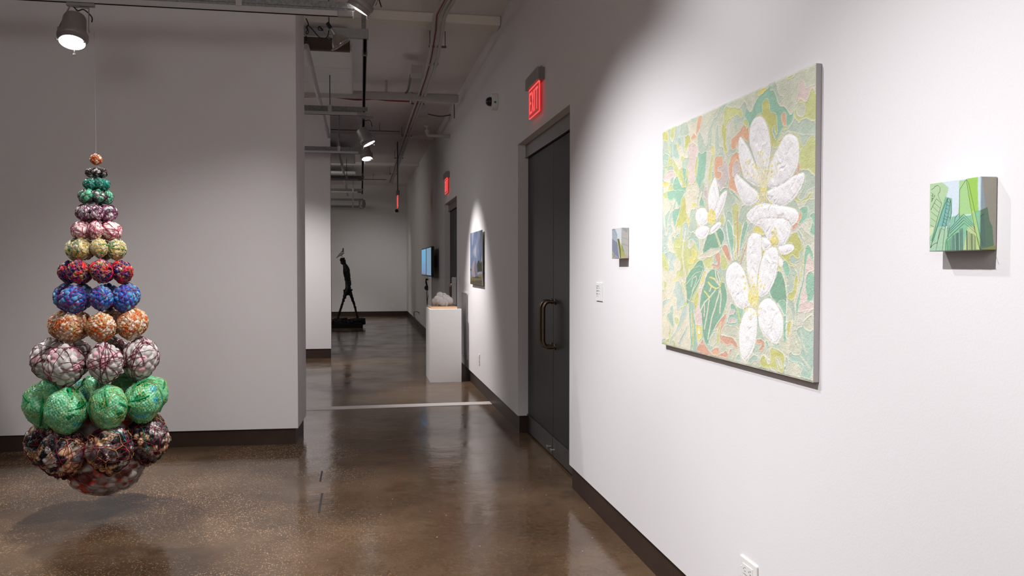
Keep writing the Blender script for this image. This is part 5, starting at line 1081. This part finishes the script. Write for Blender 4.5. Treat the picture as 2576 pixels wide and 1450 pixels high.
b = MB(); b.tube(smoothpath(Kz([(1033, 190), (1029, 215), (1023, 232), (1005, 238), (950, 234), (938, 238), (931, 244)], 3.5), 5), .013, 8); tag(b.build('bent_conduit', conduitg_m, smooth=True), 'grey bent conduit leading from the junction box to the strut', 'conduit')
b = MB(); b.tube(smoothpath(Kz([(760, 243), (830, 244), (862, 247), (900, 251), (940, 249), (980, 253), (1030, 255)], 3.44), 5), .011, 8); tag(b.build('red_cable', conduitr_m, smooth=True), 'red cable sagging across the ceiling behind the strut', 'cable')
A = onz(862, 246, 3.42); Bq = onz(1136, 258, 3.42)
b = MB(); b.box((-6.3, A[1]-.04, 3.42), (1.2, A[1]+.04, 3.50)); b.box((-3.03, A[1]-.03, 3.50), (-3.0, A[1]+.03, CZ)); b.box((.30, A[1]-.03, 3.50), (.33, A[1]+.03, CZ)); tag(b.build('ceiling_channel', conduit_m, bevel=.004), 'painted square channel crossing under the ceiling to the right wall', 'channel')
jb = onz(1063, 292, 3.5); b = MB(); b.box((jb[0]-.07, jb[1]-.1, 3.46), (jb[0]+.07, jb[1]+.12, 3.56)); tag(b.build('junction_box', conduit_m, bevel=.004), 'white junction box right of the conduit bundle', 'junction box')
b = MB(); b.tube(smoothpath([(jb[0]+.07, jb[1], 3.53), (jb[0]+.25, jb[1]-.02, 3.50), (jb[0]+.4, jb[1], 3.53), (1.27, jb[1], 3.52)], 5), .009, 8); tag(b.build('short_cable', conduitg_m, smooth=True), 'grey cable from the right junction box into the wall', 'cable')
# capped pipe with elbow at the right wall
e0 = onx(1132, 342.5, WX); Ye = e0[1]; xe = ony(1074, 341, Ye)[0]; ze = e0[2]
b = MB(); b.tube(smoothpath([(WX+.01, Ye, ze), (xe+.06, Ye, ze), (xe+.015, Ye, ze+.01), (xe, Ye, ze+.05)], 6), .024, 12); b.tube([(xe, Ye, ze+.045), (xe, Ye, ze+.075)], .03, 12); b.tube([(xe, Ye, ze+.07), (xe, Ye, ze+.13)], .010, 8); b.tube([(xe-.035, Ye, ze+.13), (xe+.035, Ye, ze+.13)], .010, 8)
tag(b.build('valve_pipe', conduit_m, smooth=True), 'short white pipe with elbow and valve sticking out of the right wall', 'pipe')
# thin cable down the right wall
c0 = onx(1143, 250, WX); c1 = onx(1144, 298, WX)
b = MB(); b.tube([(WX-.006, c0[1], c0[2]), (WX-.006, c1[1], c1[2])], .005, 6); tag(b.build('wall_wire', cord_m), 'thin dark wire down the right wall under the channel end', 'wire')
# long cross conduits farther off
for yy, zz, lab in ((13.3, 3.52, 'thin dark conduit crossing over the third rail'), (20.5, 3.5, 'thin conduit crossing the far room ceiling')):
    b = MB(); b.tube([(-6.5, yy, zz), (.62, yy, zz)], .008, 8)
    for xx in (-4, -1.5, .3): b.tube([(xx, yy, zz), (xx, yy, CZ)], .004, 6)
    tag(b.build('conduit', conduitg_m), lab, 'conduit')

# ------------------------------------------------------------------ the hanging sculpture of netted bundles
AX, AY = -1.446, 4.954
rng = np.random.default_rng(11)
def zat(y): return ony(243, y, AY)[2]
MPP = 2.216e-3
def ico(sub):
    me = bpy.data.meshes.new('ico'); import bmesh
    bm = bmesh.new(); bmesh.ops.create_icosphere(bm, subdivisions=sub, radius=1); bm.to_mesh(me); bm.free()
    V = np.zeros(len(me.vertices)*3); me.vertices.foreach_get('co', V); Q = np.zeros(len(me.polygons)*3, np.int32); me.polygons.foreach_get('vertices', Q)
    bpy.data.meshes.remove(me); V = V.reshape(-1, 3); return V/np.linalg.norm(V, axis=1)[:, None], Q.reshape(-1, 3)
ICO = {k: ico(k) for k in (4, 5, 6)}
def fib(n, jit=.5):
    i = np.arange(n)+.5; ph = np.arccos(1-2*i/n); th = math.pi*(1+5**.5)*i
    p = np.stack([np.cos(th)*np.sin(ph), np.sin(th)*np.sin(ph), np.cos(ph)], -1)+rng.normal(0, jit/math.sqrt(n), (n, 3)); return p/np.linalg.norm(p, axis=1)[:, None]
def tubes(curves, radii, n=4):
    """many curves (each (k,3) arrays of equal k) -> V,Q"""
    C = np.stack(curves); m, k, _ = C.shape; T = np.gradient(C, axis=1); T /= np.linalg.norm(T, axis=2, keepdims=True)+1e-12
    O = C/(np.linalg.norm(C, axis=2, keepdims=True)+1e-12); B = np.cross(T, O); B /= np.linalg.norm(B, axis=2, keepdims=True)+1e-12; O = np.cross(B, T)
    a = np.arange(n)*2*math.pi/n; r = np.asarray(radii)[:, None, None, None]
    V = C[:, :, None]+r*(np.cos(a)[None, None, :, None]*B[:, :, None]+np.sin(a)[None, None, :, None]*O[:, :, None]); V = V.reshape(-1, 3)
    i = np.arange(m)[:, None, None]*k*n+np.arange(k-1)[None, :, None]*n+np.arange(n)[None, None]; j = np.arange(m)[:, None, None]*k*n+np.arange(k-1)[None, :, None]*n+((np.arange(n)+1) % n)[None, None]
    Q = np.stack([i, j, j+n, i+n], -1).reshape(-1, 4); return V, Q
class Ball:
    def __init__(s, K, amp, shape, lump=.05, patchy=None, seed=0, low=0.0):
        s.c = fib(K, .6); s.amp = amp; s.shape = np.array(shape); s.lump = lump; s.seed = seed; s.low = low; s.size = rng.uniform(.0, .08, K)*3/math.sqrt(K)
    def rad(s, D):
        g = D@s.c.T; order = np.argpartition(-g, 2, axis=1)[:, :2]; ar = np.arange(len(D))
        a = np.arccos(np.clip(g[ar, order[:, 0]], -1, 1)); b = np.arccos(np.clip(g[ar, order[:, 1]], -1, 1))
        f1 = np.minimum(a, b); f2 = np.maximum(a, b); idx = np.where(a <= b, order[:, 0], order[:, 1])
        t = np.clip((f2-f1)/(2.0/math.sqrt(len(s.c))), 0, 1); bul = np.sqrt(np.clip(1-(1-t)**2, 0, 1))
        r = 1-s.amp+s.amp*bul+(fnoise(D*1.7+s.seed, 2, s.seed)-.5)*s.lump*2+s.size[idx]*s.amp*2*bul
        # drawn up to a point at the knots on top and below
        tip = np.exp(-((1-np.abs(D[:, 2]))/.03))*.13; r = r+tip; return r, idx, t
def make_body(ball, R, cols, wts, sub, patches=None, crease=.55, spec=None):
    D, Q = ICO[sub]; r, idx, t = ball.rad(D); K = len(ball.c)
    pc = lin(np.array(cols))[rng.choice(len(cols), K, p=np.array(wts)/sum(wts))]*rng.uniform(.8, 1.12, (K, 1)); col = pc[idx]
    if patches:
        for c, th, sc, sd in patches:
            m = fnoise(D*sc+sd*3.7, 2, sd) > th; col[m] = lin(c)*(.85+.3*vnoise(D[m]*14, sd))[:, None]
    V = D*(r*R)[:, None]*ball.shape; return V, Q, np.clip(col, 0, .9)
def arcs(ball, R, n, k=26, span=(1.2, 4.5), small=.0, lift=.012):
    out = []
    for _ in range(n):
        ax = rng.normal(size=3); ax /= np.linalg.norm(ax); u = np.cross(ax, [.3, .5, .8]); u /= np.linalg.norm(u); v = np.cross(ax, u); d = rng.uniform(-.75, .75)*(rng.random() < .7)
        a = np.linspace(0, rng.uniform(*span), k)+rng.uniform(0, 6.28); D = ax*d+math.sqrt(1-d*d)*(np.cos(a)[:, None]*u+np.sin(a)[:, None]*v)
        D += .04*np.stack([np.sin(a*5+rng.random()*6), np.cos(a*4), np.sin(a*3)], -1)*small; D /= np.linalg.norm(D, axis=1)[:, None]
        r, _, _ = ball.rad(D); rs = np.convolve(np.pad(r, 2, mode='edge'), np.ones(5)/5, 'valid'); rr = np.maximum(r, rs)+lift
        out.append(D*(rr*R)[:, None]*ball.shape)
    return out
def net(ball, R, sub, keep=None, k=2, lift=.02, jit=.25):
    D, Q = ICO[sub] if sub in ICO else ico(sub); cen = D[Q].mean(1); cen /= np.linalg.norm(cen, axis=1)[:, None]
    ed = {}; seg = []
    for fi, q in enumerate(Q):
        for a, b in ((q[0], q[1]), (q[1], q[2]), (q[2], q[0])):
            key = (min(a, b), max(a, b))
            if key in ed: seg.append((ed[key], fi))
            else: ed[key] = fi
    seg = np.array(seg); spacing = 2.0/math.sqrt(len(cen)); cen = cen+rng.normal(0, spacing*jit, cen.shape); cen /= np.linalg.norm(cen, axis=1)[:, None]
    A, B = cen[seg[:, 0]], cen[seg[:, 1]]
    if keep is not None:
        m = keep((A+B)/2); A, B = A[m], B[m]
    ts = np.linspace(0, 1, k+1); C = A[:, None]*(1-ts)[None, :, None]+B[:, None]*ts[None, :, None]; C /= np.linalg.norm(C, axis=2, keepdims=True)
    r, _, _ = ball.rad(C.reshape(-1, 3)); C = C*((r.reshape(C.shape[:2])+lift)*R)[:, :, None]*ball.shape; return list(C)
def cords_mesh(name, groups, R):
    Vs, Qs, Cs, n = [], [], [], 0
    for curves, rad, col in groups:
        if not curves: continue
        V, Q = tubes(curves, np.full(len(curves), rad), 4 if rad > .0011 else 3); Vs.append(V); Qs.append(Q+n); Cs.append(np.tile(lin(np.array(col)), (len(V), 1))*rng.uniform(.85, 1.1)); n += len(V)
    return fast_mesh(name, np.concatenate(Vs), np.concatenate(Qs), np.concatenate(Cs), bundle_m)
def strap(ball, R, wd, span, lift=.03):
    """flat band round the ball"""
    ax = rng.normal(size=3); ax /= np.linalg.norm(ax); u = np.cross(ax, [.3, .5, .8]); u /= np.linalg.norm(u); v = np.cross(ax, u); d = rng.uniform(-.5, .5)
    a = np.linspace(0, span, 22)+rng.uniform(0, 6.28); D = ax*d+math.sqrt(1-d*d)*(np.cos(a)[:, None]*u+np.sin(a)[:, None]*v); C = D*(1+lift)*R*ball.shape; w_ = ax*wd/2; o = D*.0012
    V = np.concatenate([C-w_, C+w_, C+w_+o, C-w_+o]); k = 22; Q = []
    for i in range(k-1):
        for a_, b_ in ((0, 1), (1, 2), (2, 3), (3, 0)): Q.append((a_*k+i, b_*k+i, b_*k+i+1, a_*k+i+1))
    return V, np.array(Q)
TIERS = [  # y, half width, ball r (px), count, phase deg, style, vertical squash
 (400, 15, 14.5, 1, 0, 'coral', 1.0), (432, 28, 12.5, 6, 0, 'mono', .85), (460, 34, 14, 6, 20, 'teal', .95), (492, 44, 15.5, 7, 10, 'button', 1),
 (533, 54, 18.5, 7, 0, 'plum', 1), (576, 63, 20, 7, -5, 'rose', 1.05), (623, 77, 22.5, 7, 5, 'straw', 1), (681, 94, 26.5, 7, 8, 'carnival', 1), (745, 108, 30.5, 7, 6, 'blue', 1.02),
 (815, 127, 34, 7, 4, 'amber', .98), (900, 157, 45, 7, 8, 'chalk', 1.02), (1006, 181, 49, 8, 9, 'green', 1.02), (1108, 186, 55, 7, 10, 'net', 1.0)]
sc_root = thing('hanging_sculpture', 'tall hanging cone of coloured netted fabric bundles in thirteen rings, hovering over the floor', 'sculpture', (AX, AY, 0))
THREADS = MB()
def style_mesh(st, R, var):
    sub = 5 if R > .06 else 4
    rs = lambda *a: rng.uniform(*a)
    shp = (rs(.92, 1.05), rs(.92, 1.05), rs(1.0, 1.12))
    if st == 'coral': b = Ball(60, .34, (1.05, 1, .95)); body = make_body(b, R, [(206, 96, 48), (226, 214, 190), (196, 150, 66), (190, 60, 40)], [4, 2, 2, 1], 4); g = [(arcs(b, R, 22), .0011, (170, 60, 30)), (arcs(b, R, 8), .001, (210, 190, 110))]
    elif st == 'mono': b = Ball(26, .3, shp); body = make_body(b, R, [(24, 22, 22), (150, 146, 140), (196, 190, 184), (90, 60, 58)], [4, 2, 2, 1], 4); g = [(arcs(b, R, 18), .0013, (14, 12, 12)), (arcs(b, R, 5), .0009, (110, 70, 60))]
    elif st == 'teal': b = Ball(34, .3, shp); body = make_body(b, R, [(0, 112, 96), (0, 90, 80), (60, 160, 140)], [4, 3, 2], 4); g = [(arcs(b, R, 18), .001, (0, 120, 104)), (arcs(b, R, 7), .0008, (190, 196, 180))]
    elif st == 'button': b = Ball(16, .22, shp); body = make_body(b, R, [(104, 188, 146), (64, 140, 112), (70, 42, 60), (190, 188, 186)], [5, 3, 2, 1], 4); g = [(arcs(b, R, 12), .0011, (80, 30, 56))]
    elif st == 'plum': b = Ball(34, .27, shp); body = make_body(b, R, [(206, 196, 196), (70, 62, 68), (150, 140, 146)], [4, 2, 2], 4, [((48, 44, 50), .60, 1.9, var)]); g = [(arcs(b, R, 26), .0015, (112, 26, 76))]
    elif st == 'rose': b = Ball(38, .26, shp); body = make_body(b, R, [(224, 198, 194), (212, 180, 178), (230, 212, 204)], [4, 2, 2], 4); g = [(arcs(b, R, 24), .0014, (160, 40, 78))]
    elif st == 'straw': b = Ball(70, .26, shp); body = make_body(b, R, [(206, 188, 146), (196, 168, 66), (214, 204, 178), (24, 124, 84)], [4, 3, 3, 1], 4, [((196, 166, 56), .66, 2.2, var+2)]); g = [(arcs(b, R, 46, small=1.5), .0010, (206, 196, 160)), (arcs(b, R, 4), .0022, (20, 122, 82)), (arcs(b, R, 8), .001, (196, 160, 60))]
    elif st == 'carnival': b = Ball(60, .26, shp); body = make_body(b, R, [(34, 42, 104), (180, 140, 90), (196, 30, 50), (60, 30, 70), (190, 180, 170)], [3, 3, 2, 2, 1], 5, [((218, 28, 48), .63, 2.4, var+5), ((26, 34, 96), .66, 2.4, var+15)]); g = [(arcs(b, R, 22), .0014, (150, 22, 84)), (arcs(b, R, 18), .0012, (176, 128, 72)), (arcs(b, R, 14), .0011, (30, 36, 110))]
    elif st == 'blue': b = Ball(62, .27, shp); body = make_body(b, R, [(76, 138, 186), (44, 100, 178), (96, 158, 190), (34, 84, 170)], [4, 3, 2, 2], 5, [((28, 82, 176), .66, 1.7, var+1)]); g = [(arcs(b, R, 34), .0011, (140, 26, 88))]
    elif st == 'amber': b = Ball(170, .20, shp); body = make_body(b, R, [(214, 200, 184), (200, 172, 140), (190, 104, 46), (170, 140, 96)], [5, 3, 2, 1], 5, [((196, 86, 28), .67, 2, var+3)]); g = [(arcs(b, R, 34), .0011, (190, 96, 44)), (arcs(b, R, 60, span=(.3, 1.2), small=2), .0010, (216, 190, 130))]
    elif st == 'chalk': b = Ball(62, .19, shp); body = make_body(b, R, [(190, 186, 182), (178, 174, 172), (200, 192, 190), (216, 164, 176)], [5, 3, 2, .8], 5, [((214, 162, 172), .71, 1.6, var+6)]); g = [(arcs(b, R, 34, k=30), .0016, (96, 20, 40))]
    elif st == 'green':
        b = Ball(700, .075, shp, lump=.13); body = make_body(b, R, [(110, 194, 142), (90, 178, 124), (146, 212, 172), (120, 198, 152)], [4, 3, 2, 2], 6 if var < 2 else 5, [((0, 128, 70), .70, 1.7, var+1)]+([((70, 170, 170), .68, 1.5, 33)] if var == 1 else [])); g = [(arcs(b, R, 40, k=24, span=(.7, 3.0), small=.6), .0010, (196, 200, 104))]
    elif st == 'net':
        b = Ball(90, .21, shp, lump=.09); cols = [(196, 192, 188), (176, 160, 140), (96, 92, 96), (216, 208, 196)]; body = make_body(b, R, cols, [3, 2, 3, 1], 5, [((24, 22, 26), .56, 1.9, var+40), ((196, 160, 120), .64, 1.8, var+20)])
        sd = var; dk = lambda D: fnoise(D*1.5+(sd+3)*3.7, 2, sd+3) > .44; tn = lambda D: fnoise(D*1.5+(sd+9)*2.1, 2, sd+9) > .56
        tl = lambda D: fnoise(D*1.5+(sd+9)*2.1, 2, sd+9) > .50
        g = [(net(b, R, 4, dk, k=1, jit=.1), .0010, (14, 12, 14)), (net(b, R, 2, tn, k=3, lift=.06, jit=.3), .0017, (196, 146, 76)), (arcs(b, R, 34), .0014, (140, 28, 58)), (arcs(b, R, 4, span=(.5, 1.4)), .0022, (10, 128, 122))]
    V, Q, C_ = body; bm_ = fast_mesh('fabric_bundle', V, Q, C_, bubble_m if st == 'green' else bundle_m)
    cm = cords_mesh('cord_wrap', g, R); ex = None
    if st == 'green':
        Vs, Qs, n = [], [], 0
        for _ in range(4):
            v_, q_ = strap(b, R, .010, rs(.9, 1.9)); Vs.append(v_); Qs.append(q_+n); n += len(v_)
        ex = fast_mesh('green_strap', np.concatenate(Vs), np.concatenate(Qs), np.tile(lin((4, 136, 76)), (n, 1)), bundle_m, False)
    if st == 'carnival':
        Vs, Qs, n = [], [], 0
        for _ in range(4):
            v_, q_ = strap(b, R, .018, rs(.3, .7), .05); Vs.append(v_); Qs.append(q_+n); n += len(v_)
        ex = fast_mesh('red_ribbon', np.concatenate(Vs), np.concatenate(Qs), np.tile(lin((224, 26, 46)), (n, 1)), bundle_m, False)
    return bm_, cm, ex
first_z = None; prev = None
for ti, (yy, hw, rp, cnt, ph, st, sq) in enumerate(TIERS):
    R = rp*MPP*.985; ring = (hw-rp)*MPP*.92; z = zat(yy+ (4 if cnt > 1 else 0)); nv = 3 if st not in ('coral',) else 1
    meshes = [style_mesh(st, R, v) for v in range(nv)]
    base = math.atan2(-AY, -AX)       # direction towards the camera side
    pos = []
    for k in range(cnt):
        a = base+math.radians(ph)+k*2*math.pi/cnt; jr = rng.uniform(-.04, .04)*ring; s_ = 1 if cnt == 1 else rng.uniform(.95, 1.06)
        x, y, zz = (ring+jr)*math.cos(a), (ring+jr)*math.sin(a), z+rng.uniform(-.12, .12)*R
        bm_, cm, ex = meshes[k % nv]
        o = link(bm_, 'fabric_bundle', sc_root, (x, y, zz)); o.rotation_euler = (0, 0, a+(k//nv)*1.3); o.scale = (s_, s_, s_*sq)
        c = link(cm, 'cord_wrap', o)
        if ex: link(ex, ex.name.split('.')[0], o)
        pos.append((x, y, zz, R*s_*sq))
    if prev:
        for k, q in enumerate(pos):
            u = prev[min(range(len(prev)), key=lambda i: (prev[i][0]-q[0])**2+(prev[i][1]-q[1])**2)]
            THREADS.tube([(q[0], q[1], q[2]+q[3]*.9), (u[0], u[1], u[2]-u[3]*.9)], .0004, 4)
    else: first_z = z+R
    prev = pos
# bottom bundle: wide bag of translucent film with red strips and long fine threads
zb1 = .108; Rb = .205; hb_ = .20
b_ = Ball(110, .17, (1, 1, .80), lump=.06, seed=3)
V, Q, C_ = make_body(b_, Rb, [(186, 174, 168), (164, 150, 146), (200, 190, 184), (140, 110, 104)], [4, 3, 2, 1], 5, [((196, 66, 42), .66, 2.6, 4), ((96, 40, 36), .70, 2.2, 9), ((190, 150, 150), .68, 2.2, 14)])
o = link(fast_mesh('bottom_bundle', V, Q, C_, bundle_m), 'bottom_bundle', sc_root, (.035, -.02, zb1+Rb*.80*.96))
cm = cords_mesh('thread_wrap', [(arcs(b_, Rb, 60, k=30, lift=.03, small=1), .0006, (150, 138, 130)), (arcs(b_, Rb, 12), .0010, (110, 30, 44))], Rb); link(cm, 'thread_wrap', o)
for _ in range(7):
    v_, q_ = strap(b_, Rb, .020, rng.uniform(.5, 1.3), .02)
    link(fast_mesh('red_strip', v_, q_, np.tile(lin((184, 54, 32)), (len(v_), 1)), bundle_m, False), 'red_strip', o)
# inner core above it (seen between the bundles)
b2_ = Ball(60, .12, (1, 1, .75), seed=5); V, Q, C_ = make_body(b2_, .17, [(150, 138, 134), (168, 158, 152), (120, 100, 96)], [4, 3, 2], 5, [((190, 62, 40), .62, 2.6, 8)])
link(fast_mesh('inner_bundle', V, Q, C_, bundle_m), 'inner_bundle', sc_root, (.0, 0, .47))
for k in range(6):
    a = k*1.05+.5; THREADS.tube([(.03*math.cos(a), .03*math.sin(a), .60), (.10*math.cos(a), .10*math.sin(a), .3)], .0005, 4)
THREADS.tube([(0, 0, .55), (0, 0, first_z)], .0006, 4); THREADS.tube([(0, 0, first_z), (0, 0, CZ)], .0007, 5)
THREADS.build('hanging_thread', thread_m, sc_root)
sz = ony(240, 97, AY)[2]
b = MB(); b.tube([(0, 0, sz+.0), (0, 0, sz+.045)], .0022, 8); b.build('wire_sleeve', clip_m, sc_root, smooth=True)
